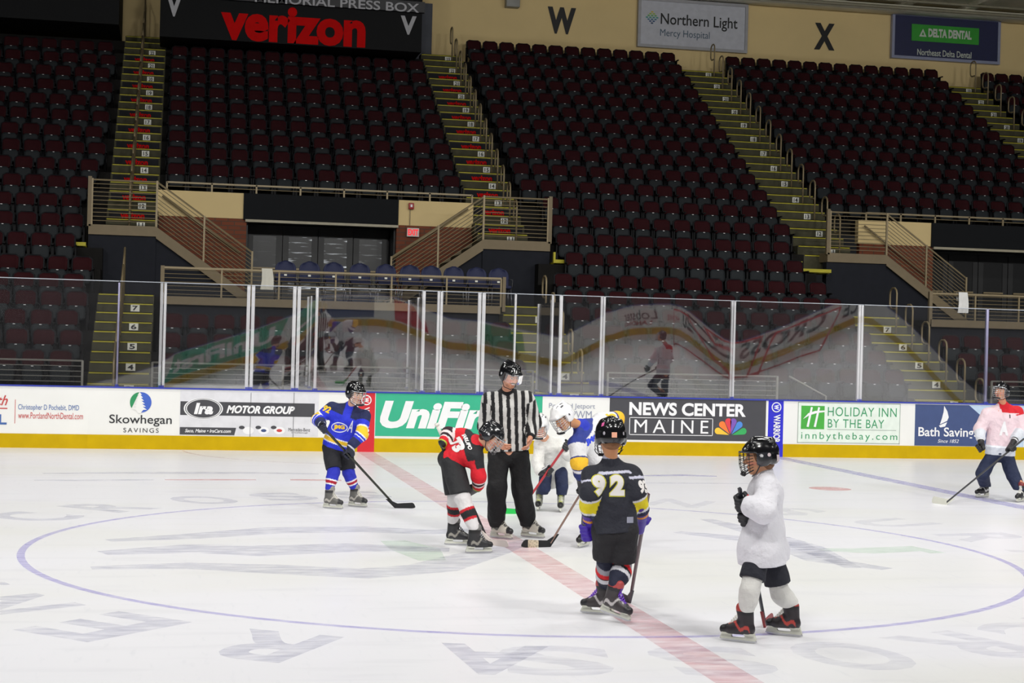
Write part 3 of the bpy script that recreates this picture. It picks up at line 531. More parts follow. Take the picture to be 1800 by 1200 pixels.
# ---- aisles
RR = mat('banner_red', '#c40404', .7, spec=.1); RDK = mat('banner_black', '#15161c', .6, spec=.15); PLT = mat('plate_white', '#e4e4da', .5)
def aisle(k, rows, name_lab, cut_hi=24):
    x0, x1 = A[k]; t = empty('aisle_stairs', ((x0+x1)/2, yc(rows[0])-.42, 0), name_lab, 'stairs', 'stepped aisles of the stands')
    def rl(o): o.location = -Vector(t.location); return o
    mb = MB(); pts = []; nos = []
    for n in rows:
        z0 = tread(n); z1 = tread(n+1) if n < 23 else z0+.45; ya = yc(n)-.42
        if n in (8,) : pts += [(ya, z0), (ya+.84, z0)]; nos += [(ya, z0)]; continue
        pts += [(ya, z0), (ya+.42, z0), (ya+.42, (z0+z1)/2), (ya+.84, (z0+z1)/2)]; nos += [(ya, z0), (ya+.42, (z0+z1)/2)]
    lo = yc(rows[0])-.42; hi = yc(rows[-1])+.42; base = 0 if rows[0] < 9 else tread(rows[0])-.35
    pts = [(lo, base)]+pts+[(hi, base if rows[0] < 9 else tread(rows[-1])-.5)]
    mb.prism(pts, 'x', x0, x1); rl(mb.build('steps', STEP, t))
    for y, z in nos: mb = MB(); mb.box(x0+.02, x1-.02, y-.012, y+.045, z-.004, z+.008); mb.box(x0+.02, x1-.02, y-.012, y, z-.028, z+.008); rl(mb.build('nosing', NOSE, t))
    xl = (x0+x1)/2+.2
    for n in rows:
        if n == 8 or n == 23 and k == 1: continue
        z0 = tread(n); z1 = tread(n+1) if n < 23 else z0+.45; zc = (z0+(z0+z1)/2)/2; yl = yc(n)-.012
        mb = MB(); mb.box(xl-.09, xl+.09, yl, yl+.008, zc-.07, zc+.07); p_ = mb.build('number_plate', PLT, t); rl(p_); q_ = text(str(n), (xl-.055, xl+.055, zc-.05, zc+.05), yl-.004, INK, p_, bold=.03)
        if n >= 11 and k < 3 and n < 22:
            z0b = (z0+z1)/2; yb = yc(n)+.42-.014
            mb = MB(); mb.box(x0+.05, x1-.05, yb, yb+.008, z0b+.01, z1-.05); p_ = mb.build('riser_banner', RDK, t); rl(p_)
            text('verizon', ((x0+x1)/2-.27, (x0+x1)/2+.27, z0b+.03, z1-.07), yb-.004, RR, p_, bold=.04)
    # hoop handrails
    for n in (rows[::1] if k >= 3 else rows[::1]):
        if n in (8,): continue
        h = MB(); z = tread(n); xr = 0
        if k == 1:
            h.tube([(0, .05, 0), (0, .05, .95), (0, .10, 1.05), (0, .25, 1.12), (0, .62, 1.36), (0, .67, 1.3), (0, .66, .30)], .022, 6)
        else:
            h.tube([(0, 0, 0), (0, 0, .92), (0, .03, 1.0), (0, .12, 1.05), (0, .24, 1.05), (0, .33, 1.0), (0, .36, .92), (0, .36, .70), (0, .33, .62), (0, .24, .58), (0, .12, .58), (0, .0, .58)], .023, 6)
        o = h.build('handrail_hoop', TAN); o.location = ((x0+x1)/2+(-.05 if k == 1 else .3 if k > 2 else .28), yc(n)-.25, z)
        tag(o, 'tan hoop handrail, row %d of the %s' % (n, AL2[k]), 'handrail', 'handrails on the aisle stairs')
AL2 = {1: 'left stepped aisle', 2: 'aisle behind the referee', 3: 'aisle right of the middle seats', 4: 'aisle at the far right'}
AL = {1: 'stepped aisle left of the left stair', 2: 'stepped aisle behind the referee', 3: 'stepped aisle right of the middle seats', 4: 'stepped aisle at the far right'}
for k in (1, 2, 3, 4):
    if k < 4: aisle(k, list(range(2 if k != 2 else 3, 9)), 'lower '+AL[k])
    aisle(k, list(range(11, 24)), 'upper '+AL[k])
for x0_, x1_, lb in ((-5.75, -5.36, 'left of the left landing'), (5.14, 5.52, 'right of the middle landing'), (11.2, 11.98, 'left of the right landing')):
    mb = MB(); mb.box(x0_, x1_, 21.3, 21.42, 3.9, 3.98); mb.box(x0_, x0_+.05, 21.32, 21.4, 3.98, 4.15); mb.box(x0_+.05, x1_, 21.42, 22.1, 3.88, 3.93); tag(mb.build('step_edge', NOSE), 'bright yellow painted step edge '+lb, 'step', 'yellow step edges by the landings')
# front guard rails before the first row
def front_rail(x0, x1, label, slope=0):
    t = empty('front_rail', (x0, 15.3, 0), label, 'railing', 'railings before the front row')
    mb = MB(); L_ = x1-x0
    for k in range(7): mb.tube([(0, 0, .92+.095*k), (L_, 0, .92+.095*k)], .008 if k < 6 else .018, 5)
    n_ = max(1, int(L_/1.8))
    for k in range(n_+1): mb.box(L_*k/n_-.02, L_*k/n_+.02, -.02, .02, 0, 1.5)
    mb.build('rail_bars', TAN if False else mat('rail_grey', '#8f8d86', .4, .3), t)
    if slope: mb = MB(); mb.tube([(L_+.25, 0, 1.5), (L_+1.0, -.1, 1.12), (L_+1.02, -.1, .0)], .02, 6); mb.build('sloped_handrail', mat('rail_grey', '#8f8d86', .4, .3), t)
front_rail(-12, -5.05, 'grey bar railing before the front row at far left'); front_rail(-3.8, 3.4, 'grey bar railing behind the bench boxes'); front_rail(4.9, 8.4, 'grey bar railing behind the glass above the news panel', 1); front_rail(13.05, 20, 'grey bar railing before the front row at far right')
# ---- seats
SH = mat('seat_shell', '#15161a', .6, spec=.2); PAD = mat('seat_red', '#2d0a0f', .8, spec=.15, var=.08); PAN = mat('seat_grey', '#262a2d', .7, spec=.2, var=.06); BLK = mat('seat_black', '#0c0c0f', .6, spec=.2)
def grid(mb, fn, nx, nz, th=.03):
    vs = []; n = (nx+1)*(nz+1)
    for s_ in (0, 1):
        for i in range(nx+1):
            for k in range(nz+1): x, y, z = fn(i/nx, k/nz); vs.append((x, y+s_*th, z))
    fs = []
    for i in range(nx):
        for k in range(nz): a = i*(nz+1)+k; fs += [(a, a+nz+1, a+nz+2, a+1), (n+a, n+a+1, n+a+nz+2, n+a+nz+1)]
    for i in range(nx): a = i*(nz+1); fs += [(a, n+a, n+a+nz+1, a+nz+1)]; a += nz; fs += [(a, a+nz+1, n+a+nz+1, n+a)]
    for k in range(nz): fs += [(k, k+1, n+k+1, n+k)]; a = nx*(nz+1)+k; fs += [(a, n+a, n+a+1, a+1)]
    mb.add(vs, fs, True)
def rounded(u, v, w, z0, z1, r, top=True, bot=False):
    """map unit square on a rounded slab outline"""
    x = (u-.5)*w; z = z0+(z1-z0)*v
    d = z-(z1-r)
    if top and d > 0: lim = w/2-r+math.sqrt(max(0, r*r-d*d)); x = (u-.5)*2*lim
    d = (z0+r)-z
    if bot and d > 0: lim = w/2-r+math.sqrt(max(0, r*r-d*d)); x = (u-.5)*2*lim
    return x, z
def seat_parts():
    P = []
    mb = MB()
    def f(u, v): x, z = rounded(u, v, .455, .34, .80, .09); return (x, .24-.05*(1-(2*u-1)**2)*-1*.8+ (z-.34)*.22, z)
    grid(mb, f, 8, 8, .028); P.append(('backrest_shell', mb.mesh('backrest_shell', SH)))
    mb = MB()
    def f(u, v): x, z = rounded(u, v, .39, .46, .775, .07, True, True); return (x, .225+.04*(1-(2*u-1)**2)-.02*math.sin(PI*v)+(z-.34)*.22, z)
    grid(mb, f, 8, 8, .025); P.append(('back_pad', mb.mesh('back_pad', PAD)))
    mb = MB()
    def f(u, v): x, z = rounded(u, v, .36, .20, .50, .05, True, True); return (x, .12-.015*math.sin(PI*v)+(z-.2)*.12, z)
    grid(mb, f, 6, 6, .07); P.append(('folded_seat', mb.mesh('folded_seat', PAN)))
    mb = MB(); mb.box(-.022, .022, .112, .12, .478, .49); P.append(('number_tab', mb.mesh('number_tab', WHT)))
    mb = MB()
    for s_ in (-1, 1): mb = MB(); x = s_*.235; mb.box(x-.018, x+.018, -.02, .26, .50, .535, .006); mb.box(x-.015, x+.015, .14, .26, .12, .505); P.append(('armrest', mb.mesh('armrest', BLK)))
    mb = MB(); mb.box(-.23, .23, .22, .26, .26, .31); mb.box(-.235, -.2, .14, .3, .0, .30); mb.box(.2, .235, .14, .3, .0, .30); P.append(('stand', mb.mesh('stand', BLK)))
    return P
SP = seat_parts()
seats = []   # (row, x, section)
secs = {'left': (-12.2, A[1][0]-.12), 'V': (A[1][1]+.1, A[2][0]-.1), 'W': (A[2][1]+.12, A[3][0]-.1), 'X': (A[3][1]+.1, A[4][0]-.1), 'Y': (A[4][1]+.12, 25.2)}
def fill(sec, rows, lim=None):
    for n in rows:
        a, b_ = secs[sec]
        if sec == 'left': b2 = b_ if n < 9 or n > 12 else -5.42; cnt = int((b2-a)/.50); step = .50; xs = [b2-.25-i*step-(.12 if n % 2 else 0) for i in range(cnt)]
        elif sec == 'Y': xs = [a+.25+i*.5 for i in range(int((b_-a)/.5))]
        else:
            a2 = a+(.42 if sec == 'W' and 8 < n < 13 else 0); b3 = b_-(.30 if sec == 'W' and n in (9, 10) else 0)
            cnt = int((b3-a2)/.485); step = (b3-a2)/cnt; off = (.06 if n % 2 else -.0); xs = [a2+step*(i+.5)+off*(.5) for i in range(cnt)]
        for j, x in enumerate(xs): seats.append((n, x, sec, j+1, len(xs)))
fill('left', range(3, 22)); fill('V', range(3, 6)); fill('V', range(13, 22)); fill('W', range(3, 24)); fill('X', range(3, 6)); fill('X', range(13, 24)); fill('Y', range(13, 24))
def inview(x, y): 
    d = Vector((x+3.427, y+15.8)); dep = d.x*math.sin(YAW)+d.y*math.cos(YAW); lat = d.x*math.cos(YAW)-d.y*math.sin(YAW); return abs(lat) < dep*900/2890+2.6
seats = [s for s in seats if inview(s[1], yc(s[0]))]
seats.sort(key=lambda s: (s[0], abs(s[1]-3)))
SN = {'left': 'far left section', 'V': 'left-centre section', 'W': 'middle section', 'X': 'right section', 'Y': 'far right section'}
solo = seats[:300]; rest = seats[300:]
for n, x, sec, j, cnt in solo:
    side = 'from the right' if sec == 'left' else 'from the left'
    root = empty('arena_seat', (x, yc(n), tread(n)), 'dark red folding seat, %s %s in row %d of the %s' % (ordn(j), side, n, SN[sec]), 'seat', 'folding seats of the stands')
    broken = sec == 'W' and n == 7 and j == 4
    for nm, me in SP:
        if broken and nm == 'folded_seat': continue
        o = bpy.data.objects.new(nm, me); o.parent = root; C.objects.link(o)
    if broken:
        mb = MB(); mb.box(-.17, .17, .17, .2, .16, .50, .01); mb.build('folded_seat', PAD, root); root['label'] = 'folding seat turned all red, in row 7 of the middle section'
vs = []; fs = []; mi = []; off = 0
tmpl = []
for k, (nm, me) in enumerate(SP):
    co = np.empty(len(me.vertices)*3); me.vertices.foreach_get('co', co); tmpl.append((co.reshape(-1, 3), [tuple(p.vertices) for p in me.polygons], k))
for n, x, sec, j, cnt in rest:
    for co, pf, k in tmpl:
        vs.append(co+np.array([x, yc(n), tread(n)])); fs += [tuple(off+i for i in f) for f in pf]; mi += [k]*len(pf); off += len(co)
me = bpy.data.meshes.new('arena_seat_rows'); me.from_pydata(np.concatenate(vs).tolist(), [], fs)
for k, (nm, m0) in enumerate(SP): me.materials.append(m0.materials[0])
me.polygons.foreach_set('material_index', mi); me.polygons.foreach_set('use_smooth', [True]*len(fs)); me.update()
o = link('arena_seat_rows', me); tag(o, 'dark rows of folding seats in the upper stands', 'seats', kind='stuff')
# blue platform chairs
CBL = mat('chair_blue', '#1f2548', .7, var=.06); CST = mat('chair_steel', '#8a8a90', .3, .8)
def chair_parts():
    P = []; mb = MB()
    def f(u, v): x, z = rounded(u, v, .46, .46, .90, .2); return (x, .24+.05*(2*u-1)**2*-1+(z-.46)*.12, z)
    grid(mb, f, 10, 8, .05); P.append(('backrest', mb.mesh('backrest', CBL)))
    mb = MB(); mb.box(-.22, .22, -.2, .22, .42, .49, .02); P.append(('seat', mb.mesh('seat', CBL)))
    for sx in (-1, 1):
        for sy in (-1, 1): mb = MB(); mb.tube([(sx*.21, sy*.17, .42), (sx*.23, sy*.22, 0)], .014, 6); P.append(('leg', mb.mesh('leg', CST)))
    mb = MB(); mb.tube([(-.24, .2, .42), (-.24, -.18, .42), (-.24, -.18, .62), (-.24, .24, .64)], .013, 6); mb.tube([(.24, .2, .42), (.24, -.18, .42), (.24, -.18, .62), (.24, .24, .64)], .013, 6); P.append(('arm_frame', mb.mesh('arm_frame', CST)))
    mb = MB(); mb.box(-.03, .03, .12+.09, .216, .56, .60); P.append(('number_tag', mb.mesh('number_tag', PLT)))
    return P
CP = chair_parts()
for i, px in enumerate([(-1.072,20.200,3.534), (-0.555,20.200,3.552), (-0.011,20.200,3.571), (0.550,20.200,3.590), (1.140,20.200,3.586), (1.670,20.200,3.579), (2.140,20.200,3.595), (2.663,20.200,3.588), (3.164,20.200,3.605), (3.680,20.200,3.597)]):
    root = empty('stacking_chair', (px[0], 20.2, 2.80), 'dark blue padded chair behind the platform railing, %s from the left' % ordn(i+1), 'chair', 'blue chairs on the platform', rz=random.uniform(-.06, .06))
    for nm, me in CP: o = bpy.data.objects.new(nm, me); o.parent = root; C.objects.link(o)
# ---- top wall, signs, press box, ceiling
mb = MB(); mb.box(-14, 36, 33.6, 33.9, 9.5, 13.2); struct(mb.build('wall_back', CREAM))
YW = 33.59
def wtext(t_, r, m, y=YW-.01, parent=None, **k): return text(t_, r, y, m, parent, **k)
BKL = mat('letter_black', '#0e0e10', .6)
o = wtext('W', (7.584,8.484,11.574,12.397), BKL, bold=.05, name='section_letter'); tag(o, 'large black letter W on the cream upper wall', 'letter')
o = wtext('X', (16.300,16.993,11.610,12.462), BKL, bold=.05, name='section_letter'); tag(o, 'large black letter X on the cream upper wall', 'letter')
def sign(rect, face, frame, label):
    x0, x1, z0, z1 = rect; mb = MB(); mb.box(x0, x1, YW-.12, YW-.02, z0, z1); s = empty('wall_sign', ((x0+x1)/2, YW, z0), label, 'sign')
    rel(s, mb.build('sign_face', face, s)); f_ = .09; mb = MB()
    for b_ in ((x0-f_, x1+f_, z1, z1+f_), (x0-f_, x1+f_, z0-f_, z0), (x0-f_, x0, z0, z1), (x1, x1+f_, z0, z1)): mb.box(b_[0], b_[1], YW-.16, YW-.01, b_[2], b_[3])
    rel(s, mb.build('sign_frame', frame, s)); return s
s = sign((10.528,13.932,11.411,12.764), mat('sign_white', '#b9bbc4', .5), mat('sign_frame_grey', '#9a9a9e', .4), 'white framed hospital sign on the upper wall')
def st(s, t_, r, m, y=YW-.13, **k): return rel(s, text(t_, r, y, m, s, **k))
st(s, 'Northern Light', (11.170,13.685,11.958,12.404), BKL, bold=.01); st(s, 'Mercy Hospital', (11.162,12.777,11.626,11.911), mat('ink_slate', '#3a5468', .5))
ex, _a, ez, _b = (10.889,10.907,12.251,12.269)
for j, (n_, col) in enumerate(((1, '#c8b32a'), (2, '#9dbb3c'), (3, '#5da85a'), (4, '#3a8f86'), (3, '#2f6f8f'), (2, '#27507a'), (1, '#1f3a60'))):
    for i in range(n_): rel(s, poly(s, 'leaf_emblem', ell(ex+(i-(n_-1)/2)*.11, ez+.17-j*.058, .045, .024, 10), mat('leaf_'+col[1:], col, .5), YW-.13))
s = sign((18.979,22.575,11.568,12.857), mat('sign_navy', '#1b2049', .5), mat('sign_frame_blue', '#8e93ac', .4), 'navy framed sign with green dental panel on the upper wall')
r_ = (19.565,21.909,11.972,12.708); mb = MB(); mb.box(r_[0], r_[1], YW-.14, YW-.12, r_[2]+.1, r_[3]-.1); rel(s, mb.build('green_panel', mat('sign_green', '#2f9a2c', .5), s))
st(s, 'DELTA DENTAL', (20.137,21.648,12.221,12.497), mat('ink_pale', '#c8cfc4', .5), YW-.15, bold=.05); st(s, 'Northeast Delta Dental', (19.779,21.666,11.620,11.823), mat('ink_pale', '#c8cfc4', .5), YW-.13, bold=.01)
tr = (19.820,20.076,12.217,12.474); rel(s, poly(s, 'triangle_logo', [(tr[0], tr[2]), (tr[1], tr[2]), ((tr[0]+tr[1])/2, tr[3])], mat('ink_pale', '#c8cfc4', .5), YW-.15)); rel(s, poly(s, 'triangle_logo', [(tr[0]+.08, tr[2]+.05), (tr[1]-.08, tr[2]+.05), ((tr[0]+tr[1])/2, tr[3]-.1)], mat('sign_green', '#2f9a2c', .5), YW-.152))
r_ = (6.229,6.655,12.255,12.638); mb = MB(); mb.box(r_[0], r_[1], 33.3, 33.6, r_[2], r_[3], .02); tag(mb.build('wall_unit', mat('unit_grey', '#8f8f8a', .5)), 'small pale equipment box high on the cream wall', 'box')
# press box
PB = mat('press_black', '#0e0f11', .7, spec=.2, var=.05); GLT = mat('letter_pale', '#a9a9ae', .5)
pb = empty('press_box', (-.35, 30.5, 10.2), 'black press box fascia with red and white lettering', 'press box')
mb = MB(); mb.box(-4.02, 3.25, 30.5, 33.5, 10.2, 13.1); rel(pb, mb.build('fascia', PB, pb))
x0_, x1_, z0_, z1_ = (-4.005,3.230,11.063,11.777)
def band(parent, x0, x1, za0, za1, zb0, zb1, y0, y1, m, nm):
    mb = MB(); mb.prism([(x0, za0), (x1, zb0), (x1, zb1), (x0, za1)], 'y', y0, y1); return rel(parent, mb.build(nm, m, parent))
band(pb, -4.1, 3.3, 11.30, 11.62, 11.30, 11.60, 30.35, 30.5, mat('press_band', '#1c1d22', .5), 'name_band')
rel(pb, text('MEMORIAL PRESS BOX', (-1.460,3.135,11.284,11.539), 30.34, GLT, pb, bold=.015)); rel(pb, text('verizon', (-2.372,1.652,10.214,11.231), 30.48, RR, pb, bold=.045))
rel(pb, text('V', (-3.864,-3.435,10.763,11.374), 30.48, GLT, pb, bold=.04)); rel(pb, text('V', (2.636,3.090,10.673,11.205), 30.48, GLT, pb, bold=.04))
mb = MB(); mb.box(-14, -5.12, 30.5, 33.5, 10.45, 13.08); tag(mb.build('press_box', PB), 'plain black press box fascia at top left', 'press box')
mb = MB(); mb.box(3.42, 3.98, 33.4, 33.6, 10.3, 12.2); o = mb.build('door_9', mat('door_grey', '#3f434e', .6)); struct(o)
CEIL = mat('ceiling_beam', '#e6e2cf', .8, var=.12, vscale=1.2)
mb = MB(); mb.box(-14, 40, 24, 33.9, 13.25, 13.6)
for k in range(24): mb.box(-14+k*2.2, -13.7+k*2.2, 24, 33.6, 13.1, 13.25)
struct(mb.build('ceiling', CEIL))
mb = MB(); mb.box(8, 40, 33.0, 33.55, 12.88, 13.1, .03); struct(mb.build('trim_3', CEIL))
for yy, zz, rr_, lb in ((32.6, 12.9, .05, 'lower'), (32.0, 13.0, .04, 'upper')):
    mb = MB(); mb.tube([(5, yy, zz), (38, yy, zz)], rr_, 8); tag(mb.build('ceiling_pipe', mat('pipe_grey', '#8b8672', .6)), 'long pale %s pipe under the ceiling above the signs' % lb, 'pipe')

# ================================================================ FIGURES : signed-distance shapes turned into meshes
V3 = lambda *a: np.array(a, float)
def nrm(v): v = np.array(v, float); return v/np.linalg.norm(v)
def surface_nets(f, org, h):
    s = f < 0; a = s[:-1, :-1, :-1]; cnt = np.zeros(a.shape, np.int8); nx, ny, nz = a.shape
    cor = [(i, j, k) for i in (0, 1) for j in (0, 1) for k in (0, 1)]
    for i, j, k in cor: cnt += s[i:i+nx, j:j+ny, k:k+nz]
    act = np.argwhere((cnt > 0) & (cnt < 8)); n = len(act)
    if n == 0: return np.zeros((0, 3)), []
    F = np.stack([f[act[:, 0]+i, act[:, 1]+j, act[:, 2]+k] for i, j, k in cor], 1)
    P = np.zeros((n, 3)); c = np.zeros(n)
    for e0 in range(8):
        for e1 in range(e0+1, 8):
            d = np.abs(np.array(cor[e0])-np.array(cor[e1]))
            if d.sum() != 1: continue
            f0, f1 = F[:, e0], F[:, e1]; m = (f0 < 0) != (f1 < 0); t = np.where(m, f0/np.where(m, f0-f1, 1), 0)[:, None]
            P += m[:, None]*(np.array(cor[e0])+(np.array(cor[e1])-np.array(cor[e0]))*t); c += m
    V = (act+P/c[:, None])*h+org; idx = -np.ones(a.shape, int); idx[tuple(act.T)] = np.arange(n); Q = []
    for ax in range(3):
        sl0 = [slice(None)]*3; sl1 = [slice(None)]*3; sl0[ax] = slice(0, -1); sl1[ax] = slice(1, None)
        A, B_ = s[tuple(sl0)], s[tuple(sl1)]; E_ = np.argwhere(A != B_); o1, o2 = [(1, 2), (2, 0), (0, 1)][ax]
        ok = (E_[:, o1] > 0) & (E_[:, o2] > 0) & (E_[:, o1] < f.shape[o1]-1) & (E_[:, o2] < f.shape[o2]-1); E_ = E_[ok]; sg = A[tuple(E_.T)]
        def g(d1, d2): q = E_.copy(); q[:, o1] -= d1; q[:, o2] -= d2; return idx[tuple(q.T)]
        q = np.stack([g(1, 1), g(0, 1), g(0, 0), g(1, 0)], 1); q[~sg] = q[~sg][:, ::-1]; Q.append(q)
    Q = np.concatenate(Q); Q = Q[(Q >= 0).all(1)]
    a_, b_, c_ = V[Q[:, 0]], V[Q[:, 1]], V[Q[:, 2]]
    if (np.einsum('ij,ij->i', a_-V.mean(0), np.cross(b_-a_, c_-a_))).sum() < 0: Q = Q[:, ::-1]
    return V, Q
def cone(a, b, ra, rb, k=None): return ('c', np.array(a, float), np.array(b, float), ra, rb, k)
def elli(c, r, R=None, k=None): return ('e', np.array(c, float), np.array(r, float), np.eye(3) if R is None else np.array(R, float), 0, k)
def sdf(prims, h, k=.03, sub=(), cuts=(), wr=0., wf=9., seed=0, post=None):
    lo = np.full(3, 1e9); hi = -lo; bb = []
    for p in prims:
        if p[0] == 'c': l = np.minimum(p[1]-p[3], p[2]-p[4]); u = np.maximum(p[1]+p[3], p[2]+p[4])
        else: r = np.abs(p[3].T) @ p[2]; l = p[1]-r; u = p[1]+r
        bb.append((l, u)); lo = np.minimum(lo, l); hi = np.maximum(hi, u)
    m = max(k, .02)+2*h+wr; lo = lo-m; hi = hi+m; N = np.ceil((hi-lo)/h).astype(int)+1; f = np.full(N, .5); ax = [lo[i]+h*np.arange(N[i]) for i in range(3)]
    def block(l, u):
        i0 = np.clip(((l-lo)/h).astype(int), 0, N-1); i1 = np.clip(np.ceil((u-lo)/h).astype(int)+1, 1, N)
        s = tuple(slice(a, b) for a, b in zip(i0, i1)); return s, [ax[d][s[d]] for d in range(3)]
    def dist(p, g):
        X, Y, Z = np.meshgrid(*g, indexing='ij', sparse=True)
        if p[0] == 'c':
            a, b, ra, rb = p[1:5]; ab = b-a; L = max(ab@ab, 1e-9); t = ((X-a[0])*ab[0]+(Y-a[1])*ab[1]+(Z-a[2])*ab[2])/L; t = np.clip(t, 0, 1)
            return np.sqrt((X-a[0]-t*ab[0])**2+(Y-a[1]-t*ab[1])**2+(Z-a[2]-t*ab[2])**2)-(ra+(rb-ra)*t)
        c, r, R = p[1:4]; dx, dy, dz = X-c[0], Y-c[1], Z-c[2]; u = [(R[i][0]*dx+R[i][1]*dy+R[i][2]*dz) for i in range(3)]
        k0 = np.sqrt(sum((u[i]/r[i])**2 for i in range(3))); k1 = np.sqrt(sum((u[i]/r[i]**2)**2 for i in range(3)))+1e-9; return k0*(k0-1)/k1
    for p, (l, u) in zip(prims, bb):
        kk = p[5] if p[5] is not None else k; s, g = block(l-m, u+m); d = dist(p, g); o = f[s]; hh = np.clip(.5+.5*(o-d)/kk, 0, 1); f[s] = o*(1-hh)+d*hh-kk*hh*(1-hh)
    for p in sub:
        if p[0] == 'c': l = np.minimum(p[1]-p[3], p[2]-p[4]); u = np.maximum(p[1]+p[3], p[2]+p[4])
        else: r = np.abs(p[3].T) @ p[2]; l = p[1]-r; u = p[1]+r
        s, g = block(l-.02, u+.02); d = -dist(p, g); kk = .006; o = f[s]; hh = np.clip(.5-.5*(o-d)/kk, 0, 1); f[s] = o*(1-hh)+d*hh+kk*hh*(1-hh)
    X, Y, Z = np.meshgrid(*ax, indexing='ij', sparse=True)
    if wr:
        rs = np.random.RandomState(seed); w_ = 0
        for i in range(5):
            d = rs.normal(size=3); d /= np.linalg.norm(d); q = wf*(1.2+i*.7)*2; ph = rs.uniform(0, 6.28); e = rs.normal(size=3); e /= np.linalg.norm(e)
            w_ = w_+np.sin(q*(d[0]*X+d[1]*Y+d[2]*Z)+ph+1.6*np.sin(q*.45*(e[0]*X+e[1]*Y+e[2]*Z)))/(1+i*.35)
        f = f+wr*(w_/2.2-.9*np.abs(np.sin(wf*1.7*(Z+.35*X)+1.2*np.sin(wf*.8*X+seed)+.8*np.sin(wf*Y)))**3)
    for c_, n_ in cuts:   # keep the side against n_
        f = np.maximum(f, (X-c_[0])*n_[0]+(Y-c_[1])*n_[1]+(Z-c_[2])*n_[2])
    if post is not None: f = post(f, X, Y, Z)
    return surface_nets(f, lo, h)
def mesh_obj(name, V, Q, m, parent, cols=None):
    me = bpy.data.meshes.new(name); me.from_pydata(V.tolist(), [], Q.tolist() if len(Q) else [])
    me.polygons.foreach_set('use_smooth', [True]*len(me.polygons)); me.materials.append(m)
    if cols is not None:
        at = me.color_attributes.new('Col', 'FLOAT_COLOR', 'POINT'); c4 = np.ones((len(V), 4)); c4[:, :3] = cols; at.data.foreach_set('color', c4.ravel())
    me.update(); o = link(name, me, parent); o['_n'] = 0; del o['_n']; return o
CLOTH = mat('cloth', '#ffffff', .8, var=.04, attr='Col', bump=.9, bscale=11); SKIN = mat('skin', '#ffffff', .5, var=.03, attr='Col', spec=.4); GLOVEM = mat('glove_leather', '#ffffff', .5, var=.05, attr='Col', bump=.3, bscale=60)
PLAST = mat('helmet_plastic', '#ffffff', .18, var=.02, attr='Col', coat=.5); BOOTM = mat('boot', '#ffffff', .4, var=.05, attr='Col'); STEEL = mat('steel', '#c8c8cc', .25, .9); HOLD = mat('holder_white', '#c9cabe', .4); WIRE = mat('cage_wire', '#b9bcc0', .3, .6); WIRED = mat('cage_wire_dark', '#2b2c30', .35, .4)
VISOR = glass_mat('visor_clear', .12, haze=.05); STICKB = mat('stick_black', '#1f2024', .4); TAPE = mat('tape_white', '#dcdad2', .8); TAPEB = mat('tape_black', '#1c1d20', .9)
def seg(V, a, b):
    ab = b-a; t = ((V-a)@ab)/(ab@ab); tc = np.clip(t, 0, 1); return t, np.linalg.norm(V-a-tc[:, None]*ab, axis=1)
def paintc(V, base): return np.tile(np.array(lin(base)), (len(V), 1))
def decal(person, target, parts, o, r, u, n, m, name='lettering', parent=None, lift=.0035):
    """cut flat lettering that lies on the cloth. parts: (uv array in metres, faces)"""
    V, Q = target; bvh = BVHTree.FromPolygons(V.tolist(), Q.tolist()); o, r, u, n = [np.array(x, float) for x in (o, r, u, n)]; r = nrm(r); n = nrm(n); u = nrm(u)
    bm = bmesh.new(); uv, fs = parts; vs = [bm.verts.new((a, b, 0)) for a, b in uv]
    for f in fs:
        try: bm.faces.new([vs[i] for i in f])
        except ValueError: pass
    bmesh.ops.triangulate(bm, faces=bm.faces[:])
    for _ in range(4):
        es = [e for e in bm.edges if e.calc_length() > .018]
        if not es: break
        bmesh.ops.subdivide_edges(bm, edges=es, cuts=1); bmesh.ops.triangulate(bm, faces=[f for f in bm.faces if len(f.verts) > 3])
    bad = []
    for v in bm.verts:
        p = o+r*v.co.x+u*v.co.y; loc, nn, _, _ = bvh.ray_cast(Vector(p+n*.25), Vector(-n), .6)
        if loc is None: bad.append(v)
        else:
            if nn.dot(Vector(n)) < 0: nn = -nn
            v.co = loc+nn*lift
    bmesh.ops.delete(bm, geom=bad, context='VERTS'); me = bpy.data.meshes.new(name); bm.to_mesh(me); bm.free(); me.materials.append(m); return link(name, me, parent or person)
def tparts(txt, w, h, bold=.04, shear=0., space=1.):
    uv, fs, asp = text_mesh(txt, bold, shear, space); return [((a-.5)*w, (b-.5)*h) for a, b in uv], fs
def eparts(w, h, n=28): return [(w/2*math.cos(2*PI*i/n), h/2*math.sin(2*PI*i/n)) for i in range(n)], [tuple(range(n))]
def rparts(w, h): return [(-w/2, -h/2), (w/2, -h/2), (w/2, h/2), (-w/2, h/2)], [(0, 1, 2, 3)]
def frame(f, u):
    f = nrm(f); r = nrm(np.cross(f, u)); u = np.cross(r, f); return np.stack([r, f, u])   # rows: right, forward, up
